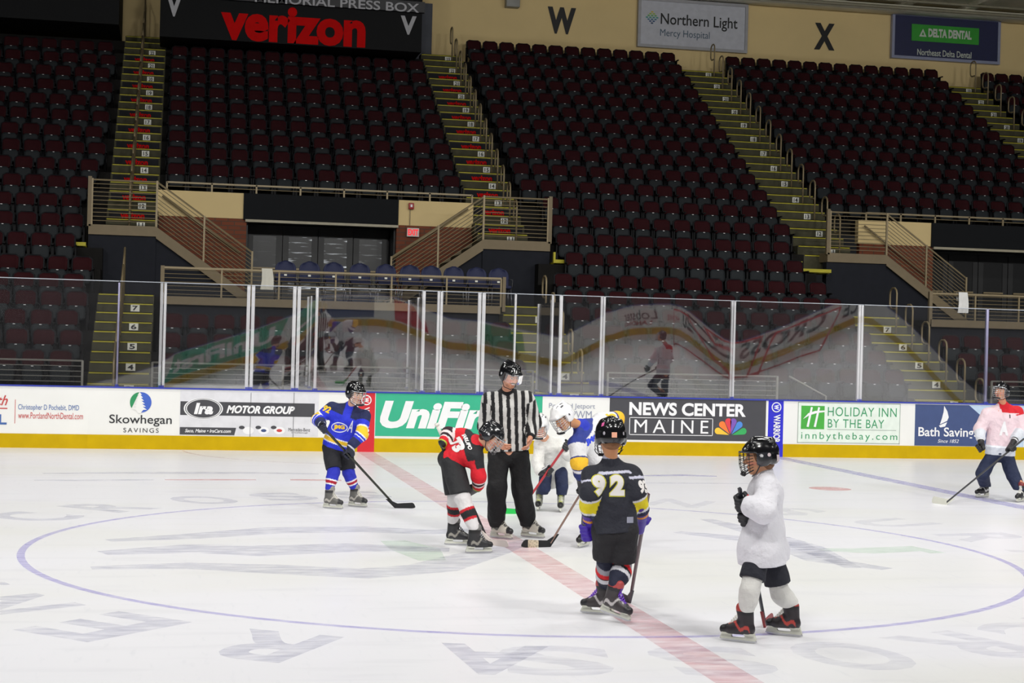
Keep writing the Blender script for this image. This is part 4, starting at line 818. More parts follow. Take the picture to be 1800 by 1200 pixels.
def fingers(prims, w, d, s, r=.0085, L=.085, side=1, curl=.6, sc=1.):
    """open relaxed hand: w wrist, d direction, s palm normal (curl side); thumb on +side of cross(d,s)"""
    d = nrm(d); s = nrm(np.array(s, float)-d*np.dot(s, d)); c = np.cross(d, s)*side
    prims.append(cone(w, w+d*.03*sc, .026*sc, .026*sc, .012)); 
    for i, (off, ln) in enumerate(((.030, .92), (.010, 1.0), (-.010, .95), (-.029, .78))):
        base = w+d*.082*sc+c*off*sc; prims.append(cone(w+d*.02*sc+c*off*.6*sc, base, .015*sc, .0125*sc, .012)); p = base; an = curl*.5+i*.06
        for j in range(3):
            q = p+(d*math.cos(an)+s*math.sin(an))*L*ln*sc*(.45, .32, .25)[j]; prims.append(cone(p, q, r*sc*(1.05-.1*j), r*sc*(.98-.12*j), .003)); p = q; an += curl*.45
    p = w+d*.025*sc+c*.03*sc; t1 = p+(d*.7+c*.62+s*.35)*.042*sc; t2 = t1+(d*.95+c*.15+s*.3)*.034*sc; prims.append(cone(p, t1, .015*sc, .011*sc, .008)); prims.append(cone(t1, t2, .0105*sc, .0085*sc, .003))
def grip_pts(G, s, wdir, rad, n=4, pitch=.026, flip=1):
    """finger arcs closed round a shaft at G (axis s); palm lies towards -wdir"""
    s = nrm(s); u = nrm(-np.array(wdir)+s*np.dot(wdir, s)); v = np.cross(s, u)*flip; out = []
    for i in range(n):
        c = G+s*(i-(n-1)/2)*pitch; L_ = (1.0, 1.08, 1.04, .9)[i]; a0 = .35; pts = []
        for j in range(4): a = a0+j*L_*.95; pts.append(c+(u*math.cos(a)+v*math.sin(a))*rad)
        out.append(pts)
    c = G-s*(n/2)*pitch*1.05; th = [G+u*rad*1.0-s*pitch*1.2, c+(u*math.cos(-.9)+v*math.sin(-.9))*rad, c+(u*math.cos(-2.0)+v*math.sin(-2.0))*rad*.95]
    return u, v, out, th
def glove(person, w, G, s, elbow, cols, sc=1., flip=1, label=None):
    """hockey glove: cuff from the forearm, padded back, four fingers and thumb closed round the shaft"""
    w, G = np.array(w, float), np.array(G, float); el = np.array(elbow, float); wd = nrm(G-w); rad = .040*sc; u, v, F, th = grip_pts(G, s, wd, rad, pitch=.027*sc, flip=flip)
    P = [cone(w+(el-w)*(.075*sc/max(np.linalg.norm(el-w), .05)), w+wd*.01, .060*sc, .046*sc)]
    s_ = nrm(s); palm = G+u*rad
    P += [cone(w, palm-s_*.03*sc, .040*sc, .030*sc), cone(w, palm+s_*.03*sc, .040*sc, .030*sc)]
    for pts in F:
        for a, b in zip(pts[:-1], pts[1:]): P.append(cone(a, b, .0175*sc, .0165*sc, .004))
    P += [cone(th[0], th[1], .021*sc, .018*sc, .008), cone(th[1], th[2], .018*sc, .015*sc, .004)]
    Vv, Q = sdf(P, .0055, k=.012); c = paintc(Vv, cols[0]); t, d = seg(Vv, w, el)
    L_ = np.linalg.norm(el-w); m_ = (t*L_ > -.012) & (t*L_ < .09); c[m_] = lin(cols[1])
    if len(cols) > 2: m_ = (t*L_ > -.02) & (t*L_ < .0); c[m_] = lin(cols[2])
    dp = np.linalg.norm(Vv-(palm-u*.012), axis=1); m_ = (((Vv-G)@u) < .018) & (((Vv-G)@u) > -.02) & (dp < .04); c[m_] = lin('#2a2623')
    o = mesh_obj('glove', Vv, Q, GLOVEM, person, c)
    if label: o['label'] = label
    return o
def skate(person, heel, toe, cols, sc=1., lift=0., pitch=0., roll=0.):
    """heel/toe: blade ends on the ice. Returns ankle and shin points"""
    heel = V3(*heel, 0); toe = V3(*toe, 0); t = nrm(toe-heel); c = (heel+toe)/2; up_ = V3(0, 0, 1); side = np.cross(t, up_)
    if pitch: t, up_ = t*math.cos(pitch)+up_*math.sin(pitch), up_*math.cos(pitch)-t*math.sin(pitch)
    if roll: up_, side = up_*math.cos(roll)+side*math.sin(roll), side*math.cos(roll)-up_*math.sin(roll)
    c = c+V3(0, 0, lift)
    W = lambda x, y, z: c+t*(x*sc)+side*(y*sc)+up_*(z*sc)
    P = [cone(W(-.085, 0, .098), W(.05, 0, .088), .040*sc, .040*sc), cone(W(.03, 0, .09), W(.115, .004, .085), .042*sc, .034*sc), cone(W(-.075, 0, .11), W(-.062, 0, .225), .043*sc, .050*sc), cone(W(-.045, 0, .15), W(.06, 0, .105), .044*sc, .034*sc), cone(W(-.035, 0, .2), W(-.028, 0, .235), .044*sc, .046*sc), cone(W(-.012, -.02, .25), W(-.005, .02, .275), .018*sc, .014*sc), cone(W(-.05, 0, .2), W(-.012, 0, .262), .03*sc, .03*sc)]
    Vv, Q = sdf(P, .0065, k=.02, cuts=[(W(0, 0, .060), -up_)]); L = (Vv-c)/sc; lx, lz = L@t, L@up_; ly = L@side; cc = paintc(Vv, cols[0])
    cc[(lx > .085)] = lin(cols[1]); cc[(lz > .205)] = lin(cols[1]); m_ = (np.abs(lz-.13-.4*lx-.02*np.sin(lx*60)) < .014) & (lx > -.10) & (lx < .07) & (np.abs(ly) > .018); cc[m_] = lin(cols[2])
    cc[(lz > .236)] = lin(cols[3]); cc[(np.abs(ly) < .020) & (lz > .115) & (lx > -.03) & (lx < .08) & (lz < .236)] = lin(cols[4] if len(cols) > 4 else '#8f8f8a')
    o = mesh_obj('skate', Vv, Q, BOOTM, person, cc)
    def prism(poly, y, nm, m):
        mb = MB(); n = len(poly); vs = [W(a, -y, b) for a, b in poly]+[W(a, y, b) for a, b in poly]; mb.add(vs, [tuple(range(n)), tuple(range(2*n-1, n-1, -1))]+[(i, n+i, n+(i+1) % n, (i+1) % n) for i in range(n)]); return mb
    mb = prism([(-.125, .064), (-.045, .064), (-.055, .044), (-.04, .034), (.045, .034), (.055, .044), (.045, .062), (.125, .062), (.142, .03), (.135, .018), (-.135, .018), (-.14, .032)], .011, '', None)
    m2 = prism([(-.12, .072), (-.05, .072), (-.05, .058), (-.12, .058)], .030, '', None); mb.add(m2.v, m2.f); m2 = prism([(.045, .070), (.125, .068), (.12, .054), (.05, .056)], .030, '', None); mb.add(m2.v, m2.f)
    mb.build('blade_holder', HOLD, o)
    prism([(-.14, .022), (-.146, .010), (-.12, .0015), (0, 0), (.12, .0015), (.148, .012), (.146, .022)], .002, '', None).build('steel_runner', STEEL, o)
    mb = MB()
    for k in range(6):
        x = .065-.014*k; z = .112+.0165*k
        mb.tube([W(x, -.026, z), W(x+.006, 0, z+.031), W(x, .026, z)], .0032*sc, 5); mb.tube([W(x, -.026, z), W(x-.006, 0, z+.042), W(x-.014, .026, z+.016)], .0028*sc, 5)
    mb.build('lace', mat('lace_'+(cols[5] if len(cols) > 5 else '#d8d6cc')[1:], cols[5] if len(cols) > 5 else '#d8d6cc', .8), o)
    return W(-.066, 0, .13), W(-.055, 0, .25)
def stick(butt, heel, tip, shaft_m, blade_m, label, sc=1., tape=None, mid=None, bh=.065):
    butt = np.array(butt, float); hl = V3(*heel, .035); tp = V3(*tip, 0); L = np.linalg.norm(hl-butt); root = empty('hockey_stick', (heel[0], heel[1], 0), label, 'hockey stick', 'hockey sticks')
    off = V3(heel[0], heel[1], 0); mb = MB(); mb.tube([butt-off, hl-off], .0155, 4, rs=[.016, .013]); mb.build('shaft', shaft_m, root)
    if tape: mb = MB(); d_ = nrm(hl-butt); mb.tube([butt-off-d_*.01, butt-off+d_*.012], .024, 8); mb.tube([butt-off, butt-off+d_*.16], .0185, 8); mb.build('grip_tape', tape, root)
    d = tp-V3(*heel, 0); l = np.linalg.norm(d); d /= l; sd = np.cross(d, V3(0, 0, 1)); N = 14; vs = []
    sh = nrm(butt-hl)
    mb = MB()
    for i in range(N+1):
        x = i/N; cen = d*l*x+sd*(.03*x*x); top = bh*(.85+.25*x); 
        if x > .82: q = (x-.82)/.18; top = bh*1.08*math.sqrt(max(.12, 1-q*q*.85)); low = .012*q*q
        else: low = 0
        th = .006-.003*x
        vs += [tuple(cen+sd*th+V3(0, 0, low)), tuple(cen-sd*th+V3(0, 0, low)), tuple(cen-sd*th+V3(0, 0, top)), tuple(cen+sd*th+V3(0, 0, top))]
    fs = []
    for i in range(N):
        for k in range(4): fs.append((i*4+k, i*4+(k+1) % 4, i*4+4+(k+1) % 4, i*4+4+k))
    fs += [(0, 3, 2, 1), tuple(N*4+k for k in range(4))]; mb.cur = 0; mb.add(vs, fs); 
    mb.add([tuple(sh*.16+a*.011+b*.008) for a, b in ((sd, d), (sd, -d), (-sd, -d), (-sd, d))]+[(*(d*.03+sd*.008)[:2], bh*.9), (*(sd*.008)[:2], 0), (*(-sd*.008)[:2], 0), (*(d*.03-sd*.008)[:2], bh*.9)], [(0, 1, 5, 4), (1, 2, 6, 5), (2, 3, 7, 6), (3, 0, 4, 7), (0, 3, 2, 1)])
    me_ = mb.build('blade', [blade_m, mid] if mid else blade_m, root)
    if mid:
        for p in me_.data.polygons:
            if p.index < N*4 and N*.42 < p.index//4 < N*.72: p.material_index = 1
    return root
def person(name_label, J, S, look):
    """J: joints in world metres; look: colours and choices"""
    root = empty('person', (float(J['pel'][0]), float(J['pel'][1]), 0), name_label, 'person', 'players and referee on the ice')
    # children hold world coordinates: shift back
    kids = []
    Jn = {k: np.array(v, float) for k, v in J.items() if k not in ('hf', 'hu', 'skL', 'skR')}
    for s in 'LR':
        sk = J['sk'+s]; an, sh = skate(root, sk[0], sk[1], look['skate'], sc=look.get('sks', 1.)*S**.5, pitch=sk[2] if len(sk) > 2 else 0, lift=sk[3] if len(sk) > 3 else 0); Jn['an'+s] = an; Jn['sn'+s] = sh
    H = frame(J['hf'], J['hu']); hs = look.get('hs', 1.); hc = Jn['head']; hw = lambda x, y, z: hc+(H[0]*x+H[1]*y+H[2]*z)*hs
    HR = H
    skin = look.get('skin', '#d9a184')
    # ---- body: one continuous surface
    P = [elli(hw(0, 0, .03), V3(.076, .096, .092)*hs, HR), elli(hw(0, .022, -.05), V3(.056, .064, .062)*hs, HR), cone(hw(-.012, .066, -.088), hw(.012, .066, -.088), .02*hs, .02*hs), cone(hw(-.034, .062, -.02), hw(.034, .062, -.02), .026*hs, .026*hs),
         cone(hw(-.03, .084, .032), hw(.03, .084, .032), .012*hs, .012*hs, .012), cone(hw(0, .092, .012), hw(0, .112, -.024), .008*hs, .0125*hs, .008), cone(hw(-.011, .098, -.026), hw(.011, .098, -.026), .009*hs, .009*hs, .006),
         cone(hw(-.018, .088, -.052), hw(.018, .088, -.052), .0075*hs, .0075*hs, .005), cone(hw(-.015, .087, -.062), hw(.015, .087, -.062), .0075*hs, .0075*hs, .005),
         elli(hw(-.079, -.008, -.002), V3(.010, .02, .032)*hs, HR, .006), elli(hw(.079, -.008, -.002), V3(.010, .02, .032)*hs, HR, .006)]
    nk = Jn['neck']; P += [cone(hw(0, -.022, -.045), nk, .047*hs, .052*S)]
    ch = nk*.72+Jn['pel']*.28; shL, shR = Jn['shL'], Jn['shR']; q = .86
    P += [cone(shL, shR, .06*S, .06*S), cone(nk, ch, .07*S, .10*S), cone(ch, Jn['pel'], .11*S, .11*S), cone(shL*.7+shR*.3, Jn['hipL'], .075*S, .08*S), cone(shR*.7+shL*.3, Jn['hipR'], .075*S, .08*S)]
    for s in 'LR':
        P += [cone(Jn['sh'+s], Jn['el'+s], .048*S, .038*S), cone(Jn['el'+s], Jn['wr'+s], .038*S, .026*S), cone(Jn['hip'+s], Jn['kn'+s], .078*S, .052*S), cone(Jn['kn'+s], Jn['sn'+s], .052*S, .036*S), cone(Jn['sn'+s], Jn['an'+s], .034*S, .030*S)]
        if look.get('bare'): fingers(P, Jn['wr'+s], Jn['hd'+s]-Jn['wr'+s], look['pal'+s], side=look['th'+s], curl=look.get('curl', .7), sc=1.05)
        else:   # fist with five closed fingers inside the glove
            G = Jn['hd'+s]; ax_ = nrm(J['ax'+s]); gsc = look.get('gs', 1.)*S**.5*1.08; u, v, F, th = grip_pts(G, ax_, G-Jn['wr'+s], .038*gsc, pitch=.027*gsc, flip=look.get('gf', 1)); pm = G+u*.038*gsc; P += [cone(Jn['wr'+s], pm, .020*S, .018*S)]
            for pts in F:
                P.append(cone(pm, pts[0], .008, .007, .003))
                for a, b in zip(pts[:-1], pts[1:]): P.append(cone(a, b, .007, .0065, .003))
            P += [cone(th[0], th[1], .008, .007, .004), cone(th[1], th[2], .007, .006, .003)]
    sub = [elli(hw(-.031, .098, .010), V3(.013, .012, .009)*hs, HR), elli(hw(.031, .098, .010), V3(.013, .012, .009)*hs, HR)]
    Vb, Qb = sdf(P, .0062, k=.022, sub=sub); L = ((Vb-hc)/hs)@H.T; x, y, z = L.T; c = paintc(Vb, skin)
    face = (y > .03) & (np.abs(x) < .08) & (z > -.1) & (z < .1)
    def near(cx_, cz_, rx, rz): return face & ((((np.abs(x)-cx_)/rx)**2+((z-cz_)/rz)**2) < 1)
    c[near(.045, -.025, .02, .018)] = lin(look.get('cheek', '#dd9078')); c[near(.031, .008, .015, .0068)] = lin('#e8e2da'); c[near(.031, .008, .0062, .0065)] = lin('#2c2420'); c[near(.031, .033, .019, .0055)] = lin(look.get('hair', '#4a3222'))
    c[face & (np.abs(x) < .022) & (np.abs(z+.057) < .0095) & (y > .07)] = lin('#b5605a')
    if look.get('smile'): c[face & (np.abs(x) < .024) & (np.abs(z+.055-.25*np.abs(x)+.002) < .0052) & (y > .065)] = lin('#efe9e2')
    if look.get('mustache'): c[face & (np.abs(x) < .032) & (np.abs(z+.040+.30*np.abs(x)) < .0075) & (y > .06)] = lin('#5a3a26'); c[face & (z < -.066) & (np.abs(x) < .05) & (y > .03)] = lin('#b98062')
    mesh_obj('body', Vb, Qb, SKIN, root, c)
    # ---- hair under the helmet
    Vh, Qh = sdf([elli(hw(0, -.006, .032), V3(.082, .098, .094)*hs, HR), elli(hw(0, -.045, -.03), V3(.066, .052, .05)*hs, HR)], .008, k=.02, cuts=[(hw(0, .055, .04), H[1]+.25*(-H[2]))])
    mesh_obj('hair', Vh, Qh, mat('hair_'+look.get('hair', '#4a3222')[1:], look.get('hair', '#4a3222'), .7, bump=.5, bscale=90), root)
    # ---- helmet
    P = [elli(hw(0, -.004, .052), V3(.103, .128, .098)*hs, HR), elli(hw(-.085, -.012, .0), V3(.026, .055, .052)*hs, HR), elli(hw(.085, -.012, .0), V3(.026, .055, .052)*hs, HR), elli(hw(0, -.07, .0), V3(.085, .058, .052)*hs, HR), cone(hw(0, .04, .135), hw(0, -.08, .13), .022*hs, .022*hs), cone(hw(-.05, .05, .115), hw(-.055, -.06, .115), .018*hs, .018*hs), cone(hw(.05, .05, .115), hw(.055, -.06, .115), .018*hs, .018*hs), cone(hw(-.05, .108, .058), hw(.05, .108, .058), .018*hs, .018*hs)]
    def post(f, X, Y, Z):
        px_, py_, pz_ = [(H[i][0]*(X-hc[0])+H[i][1]*(Y-hc[1])+H[i][2]*(Z-hc[2]))/hs for i in range(3)]
        brow = np.maximum(.045-pz_, .028-0*px_-(-py_)*-1*0-0) if False else .046-pz_
        g = np.minimum(brow, py_-.032)        # >0 in the face opening
        f = np.maximum(f, g*hs); f = np.maximum(f, (-.048-.12*py_-pz_)*hs); return f
    Vm, Qm = sdf(P, .0065, k=.022, post=post); L = ((Vm-hc)/hs)@H.T; x, y, z = L.T; hb = look['helmet']; c = paintc(Vm, hb); ac = look.get('helm2', '#2c2d31')
    c[(np.abs(x) > .078) & (z < .05) & (y > -.075)] = lin(ac)
    for vx, vy in ((.035, .03), (.035, -.03), (.07, .0)): c[(np.abs(np.abs(x)-vx) < .006) & (np.abs(y-vy) < .02) & (z > .09)] = lin('#0c0c0d' if hb != '#f0f0f0' else '#45464c')
    c[((np.abs(x)-.10)**2 > 0) & (((y+.005)**2+(z-.03)**2) < .00012) & (np.abs(x) > .08)] = lin(look.get('ear', '#c9c9cc'))
    he = mesh_obj('helmet', Vm, Qm, PLAST, root, c)
    mb = MB(); mb.tube([hw(-.098, -.0, -.02), hw(-.072, .04, -.10), hw(0, .062, -.122), hw(.072, .04, -.10), hw(.098, 0, -.02)], .0045, 5); mb.build('chin_strap', WIRED if look.get('cage') != 'white' else WIRED, he)
    for (nm_, a_, b_) in look.get('sticker', ()): 
        pass
    if look.get('visor'):
        mb = MB(); n_ = 12; vs = []
        for zz, rr_ in ((.058, 1.0), (-.022, 1.03)):
            for i in range(n_+1): a = math.radians(-72+144*i/n_); vs.append(hw(.112*math.sin(a)*rr_, .03+.118*math.cos(a)*rr_, zz-(.0 if zz > 0 else .012*math.cos(a))))
        mb.add(vs, [(i, i+1, n_+2+i, n_+1+i) for i in range(n_)], True); mb.build('visor', VISOR, he)
    else:
        mb = MB(); R_ = lambda a, zz: hw(.100*math.sin(a), .035+.115*math.cos(a)*(1-.18*max(0, -zz-.04)/.08), zz)
        top, bot = .052, -.115
        def zb(a): return bot+.035*(1-math.cos(a))*1.6
        for i in range(7):
            a = math.radians(-66+132*i/6); mb.tube([R_(a, top+(zb(a)-top)*j/6) for j in range(7)], .0022, 4)
        for j in range(7):
            fr_ = j/6; mb.tube([R_(math.radians(-80+160*i/14), top+(zb(math.radians(-80+160*i/14))-top)*fr_) for i in range(15)], .0024 if 0 < j < 6 else .0042, 4)
        mb.build('face_cage', WIRED if look.get('cage') == 'dark' else WIRE, he)
        mb = MB(); mb.tube([R_(math.radians(-35+70*i/8), zb(0)+.012) for i in range(9)], .012, 6); mb.build('chin_cup', WIRED, he)
    # ---- jersey
    pel = Jn['pel']; sp = nrm(nk-pel); hem = look.get('hem', 0.); jr = look.get('jr', 1.)*S; lat = nrm(shL-shR)
    hp = pel-sp*(hem); hl, hr_ = Jn['hipL']-sp*(hem+.03), Jn['hipR']-sp*(hem+.03); flare = look.get('flare', .115)*jr
    cu = nrm(hw(0, -.02, -.05)-nk); P = [cone(shL-sp*.07*S-lat*.02, shR-sp*.07*S+lat*.02, .092*jr, .092*jr), cone(nk-sp*.035*S, ch, .070*jr, .130*jr), cone(nk-sp*.02, nk+cu*look.get('collar', .032)*S, .066*jr, .061*S, .015), cone(nk+sp*.008*S, shL-sp*.01, .050*S, .066*S), cone(nk+sp*.008*S, shR-sp*.01, .050*S, .066*S), cone(ch, hp-sp*.05, .13*jr, flare+.01), cone(shL*.72+shR*.28-sp*.03, hl-sp*.03, .095*jr, flare), cone(shR*.72+shL*.28-sp*.03, hr_-sp*.03, .095*jr, flare), cone(Jn['hipL']-sp*.05, Jn['hipR']-sp*.05, flare, flare)]
    sl = look.get('sleeve', 1.75)
    for s in 'LR':
        a, e, w_ = Jn['sh'+s], Jn['el'+s], Jn['wr'+s]; r0, r1 = look.get('slr', (.088, .080)); P.append(cone(a, e, r0*S, r1*S+.004))
        if sl > 1: e2 = e+(w_-e)*min(1, sl-1); P.append(cone(e, e2, r1*S+.004, look.get('cuff', .066)*S))
    cuts = [(hp-sp*.02, -sp*1.0)]
    armcut = []
    def jpost(f, X, Y, Z):
        # hollow neckline
        return f
    Vj, Qj = sdf(P, .0078, k=.035, wr=look.get('wr', .0045)*1.0, wf=look.get('wf', 7), seed=look.get('seed', 1), cuts=None or [])
    # hem cut applied only to the torso: recompute with a plane limited away from the arms
    def post(f, X, Y, Z):
        pl = -((X-(hp-sp*.02)[0])*sp[0]+(Y-(hp-sp*.02)[1])*sp[1]+(Z-(hp-sp*.02)[2])*sp[2])
        da = np.full(f.shape, 1e3)
        for s in 'LR':
            for a, b, r in ((Jn['sh'+s], Jn['el'+s], .09), (Jn['el'+s], Jn['wr'+s], .082)):
                ab = b-a; t = np.clip(((X-a[0])*ab[0]+(Y-a[1])*ab[1]+(Z-a[2])*ab[2])/max(ab@ab, 1e-6), 0, 1); da = np.minimum(da, np.sqrt((X-a[0]-t*ab[0])**2+(Y-a[1]-t*ab[1])**2+(Z-a[2]-t*ab[2])**2)-r*S)
        return np.where(da > 0, np.maximum(f, pl), f)
    Vj, Qj = sdf(P, .0078, k=.035, wr=look.get('wr', .0045), wf=look.get('wf', 7), seed=look.get('seed', 1), post=post)
    # drop loops: colour
    info = {'V': Vj}; hgt = (Vj-hp)@sp/np.linalg.norm(nk-hp); dt = seg(Vj, nk, hp)[1]; arm = np.full(len(Vj), -1.); da = np.full(len(Vj), 9.)
    for s in 'LR':
        t0, d0 = seg(Vj, Jn['sh'+s], Jn['el'+s]); t1, d1 = seg(Vj, Jn['el'+s], Jn['wr'+s]); t = np.where(d0 < d1, np.clip(t0, -.3, 1), 1+np.clip(t1, 0, 1.2)); d = np.minimum(d0, d1); m_ = (d < da); arm = np.where(m_, t, arm); da = np.where(m_, d, da); info['arm'+s] = m_
    core = np.minimum.reduce([seg(Vj, shL*.7+shR*.3-sp*.08, hl)[1]-.10*jr, seg(Vj, shR*.7+shL*.3-sp*.08, hr_)[1]-.10*jr, seg(Vj, ch, hp)[1]-.12*jr])
    onarm = (da-.07*S < core) & (arm > .12)
    col = look['jersey'](Vj, hgt, arm, onarm, (Vj-nk)@lat, Jn, sp, lat)
    je = mesh_obj('jersey', Vj, Qj, CLOTH, root, col)
    root['_x'] = 0; del root['_x']
    # ---- pants, socks
    r0, r1 = look.get('pr', (.115, .108)); r0 *= S; r1 *= S; lower = look['lower']
    P = [cone(Jn['hipL'], Jn['hipR'], r0*1.05, r0*1.05), cone(pel+sp*.08, pel-sp*.02, r0*look.get('bum', .9), r0*look.get('bum', .9))]
    if lower == 'long':
        for s in 'LR': P += [cone(Jn['hip'+s], Jn['kn'+s], r0, r1), cone(Jn['kn'+s], Jn['an'+s]*.75+Jn['kn'+s]*.25, r1, look.get('pcuff', .085)*S), cone(Jn['an'+s]*.75+Jn['kn'+s]*.25, Jn['an'+s]+V3(0, 0, .03), look.get('pcuff', .085)*S, look.get('pcuff', .085)*S*.95)]
        Vp, Qp = sdf(P, .0085, k=.012, wr=look.get('pwr', .006), wf=8, seed=3, cuts=[(V3(0, 0, look.get('plow', .13)), V3(0, 0, -1))])
        c = paintc(Vp, look['pants']); mesh_obj('pants', Vp, Qp, CLOTH, root, c)
    else:
        for s in 'LR': P += [cone(Jn['hip'+s], Jn['kn'+s], r0, r1)]
        def post2(f, X, Y, Z):
            for s in 'LR':
                K = Jn['kn'+s]; d = nrm(K-Jn['hip'+s]); o_ = 'R' if s == 'L' else 'L'; q_ = K-d*look.get('pshort', .03)
                pl = (X-q_[0])*d[0]+(Y-q_[1])*d[1]+(Z-q_[2])*d[2]; f = np.maximum(f, np.where(pl > -.3, pl, f)) if True else f
            return f
        zc = min(Jn['knL'][2], Jn['knR'][2]); parts_ = []
        # cut each leg separately so the two hems may differ
        P0 = P[:2]
        for s in 'LR':
            K = Jn['kn'+s]; d = nrm(K-Jn['hip'+s]); 
        Vp, Qp = sdf(P, .0085, k=.012, wr=.004, wf=7, seed=5, post=post2)
        mesh_obj('pants', Vp, Qp, CLOTH, root, paintc(Vp, look['pants']))
        for s in 'LR':
            K, A_ = Jn['kn'+s], Jn['sn'+s]; d = nrm(A_-K); up_k = nrm(Jn['hip'+s]-K); kr = look.get('kr', .078)*S
            Vs, Qs = sdf([cone(K+up_k*look.get('sku', .09)*S, K, kr*.95, kr), cone(K+d*.02, K+(A_-K)*.45, kr, kr*.93), cone(K+(A_-K)*.45, A_-d*.01, kr*.93, .060*S)], .0075, k=.02, wr=.003, wf=9, seed=7)
            t, _ = seg(Vs, K, A_); c = paintc(Vs, look['sock'][0])
            for a, b, cl in look['sock'][1:]: c[(t > a) & (t < b)] = lin(cl)
            mesh_obj('sock', Vs, Qs, CLOTH, root, c)
    # ---- gloves
    if not look.get('bare'):
        for s in 'LR': glove(root, Jn['wr'+s], Jn['hd'+s], J['ax'+s], Jn['el'+s], look['glove'], sc=look.get('gs', 1.)*S**.5*1.08, flip=look.get('gf', 1))
    for o in root.children: o.location = -Vector(root.location)
    return root, (Vj, Qj), Jn, sp, lat, (Vm, Qm), H, je, he

def sk(x, y, deg, *a, L=.145): d = V3(math.cos(math.radians(deg)), math.sin(math.radians(deg))); c = V3(x, y); return (tuple(c-d*L), tuple(c+d*L))+a
def on(a, b, t): return V3(*a)+(V3(*b)-V3(*a))*t
def hl3(g): return V3(g[0], g[1], .035)
def bands(c, m, t, lst):
    for a, b, cl in lst: c[m & (t > a) & (t < b)] = lin(cl)
    return c
# ---------------------------------------------------------------- 1 blue jersey
butt = V3(*(-1.706,3.660,1.013)); hg = (-0.764,3.891); tg = (-0.520,3.903)
s1 = stick(butt, hg, tg, mat('shaft_olive', '#26281f', .4), TAPEB, 'black hockey stick held across by the player in blue')
ax = nrm(hl3(hg)-butt)
def j1(V, h, arm, onarm, lt, Jn, sp, lat):
    c = paintc(V, '#2735cf'); yo = (~onarm) & (h > .80) & (np.abs(lt) > .05); c[yo] = lin('#1c2450'); c[onarm & (arm < .35) & ((V-Jn['neck'])@sp > -.10)] = lin('#1c2450')
    bands(c, onarm, arm, [(.62, .70, '#e8e8f0'), (.70, 1.02, '#ecc32a'), (1.02, 1.10, '#e8e8f0'), (1.22, 1.28, '#dfe2f2'), (1.45, 3, '#1c2450')])
    bands(c, ~onarm, h, [(.085, .115, '#e8e8f0'), (.115, .20, '#e9bd2b'), (.20, .225, '#e8e8f0')]); return c
J = dict(head=(-1.292,3.780,1.366), neck=(-1.328,3.920,1.203), shR=(-1.538,4.000,1.189), shL=(-1.161,3.860,1.106), elR=(-1.703,4.020,1.042), elL=(-1.212,3.720,0.896), wrR=(-1.675,3.780,0.994), wrL=(-1.332,3.700,0.753), pel=(-1.472,4.000,0.745), hipR=(-1.548,3.980,0.711), hipL=(-1.373,4.020,0.711),
         knR=(-1.511,3.860,0.441), knL=(-1.324,4.020,0.423), hf=(.52, -.80, -.16), hu=(.08, -.1, 1), skR=sk(-1.52, 3.80, -32), skL=sk(-1.20, 4.02, -38), hdR=on(butt, hl3(hg), .045), hdL=on(butt, hl3(hg), .37), axR=ax, axL=ax)
p1, T1, Jn, sp, lat, Tm, H, je, he = person('person in blue jersey with yellow stripes and black helmet leaning on a stick', J, .86, dict(jersey=j1, skate=('#5d5c58', '#2a2a2c', '#a8a49c', '#8a8782', '#b8b4ac'), helmet='#121215', helm2='#1a1b1f', lower='short', pants='#1b1b22', sock=('#2630b4', (.47, .55, '#e9e9ee'), (.55, .70, '#a8142e'), (.70, .78, '#e9e9ee')), glove=('#181c30', '#1d2238', '#c9ccd8'), hem=.015, wr=.007, seed=4, hair='#2a201a', skin='#e2b193', cheek='#e2a58e', jr=1.06, gf=-1, kr=.085, sleeve=1.8))
n1 = nrm(V3(.35, -.9, .1))
fw1 = nrm(np.cross(lat, sp)); fw1 = fw1 if fw1[1] < 0 else -fw1
cc1 = Jn['neck']*.48+Jn['pel']*.52; rr1 = nrm(np.cross(fw1, sp)); rr1 = rr1 if rr1[0] > 0 else -rr1
YG = mat('crest_yellow', '#e8c02c', .7); LB = mat('crest_white', '#dfe2f0', .7); RB1 = mat('crest_blue', '#2735cf', .7)
up1 = nrm(sp*1.0+rr1*-.35); ri1 = nrm(np.cross(up1, fw1)); ri1 = ri1 if ri1[0] > 0 else -ri1
decal(p1, T1, eparts(.20, .125), cc1-rr1*.02, ri1, up1, fw1, LB, 'crest', je); decal(p1, T1, eparts(.175, .10), cc1-rr1*.02+fw1*.003, ri1, up1, fw1, RB1, 'crest', je, lift=.006); decal(p1, T1, tparts('JMG', .135, .062, .07), cc1-rr1*.02+fw1*.006, ri1, up1, fw1, YG, 'crest', je, lift=.0085)
decal(p1, T1, tparts('A', .055, .15, .015), cc1+rr1*.105+sp*.06, rr1, sp, fw1, LB, 'captain_letter', je)
am = Jn['shR']*.62+Jn['elR']*.38; decal(p1, T1, tparts('92', .10, .085, .05), am+V3(0, 0, .02), V3(.75, 0, -.45), V3(.45, 0, .75), V3(-.1, -1, .35), YG, 'sleeve_number', je)
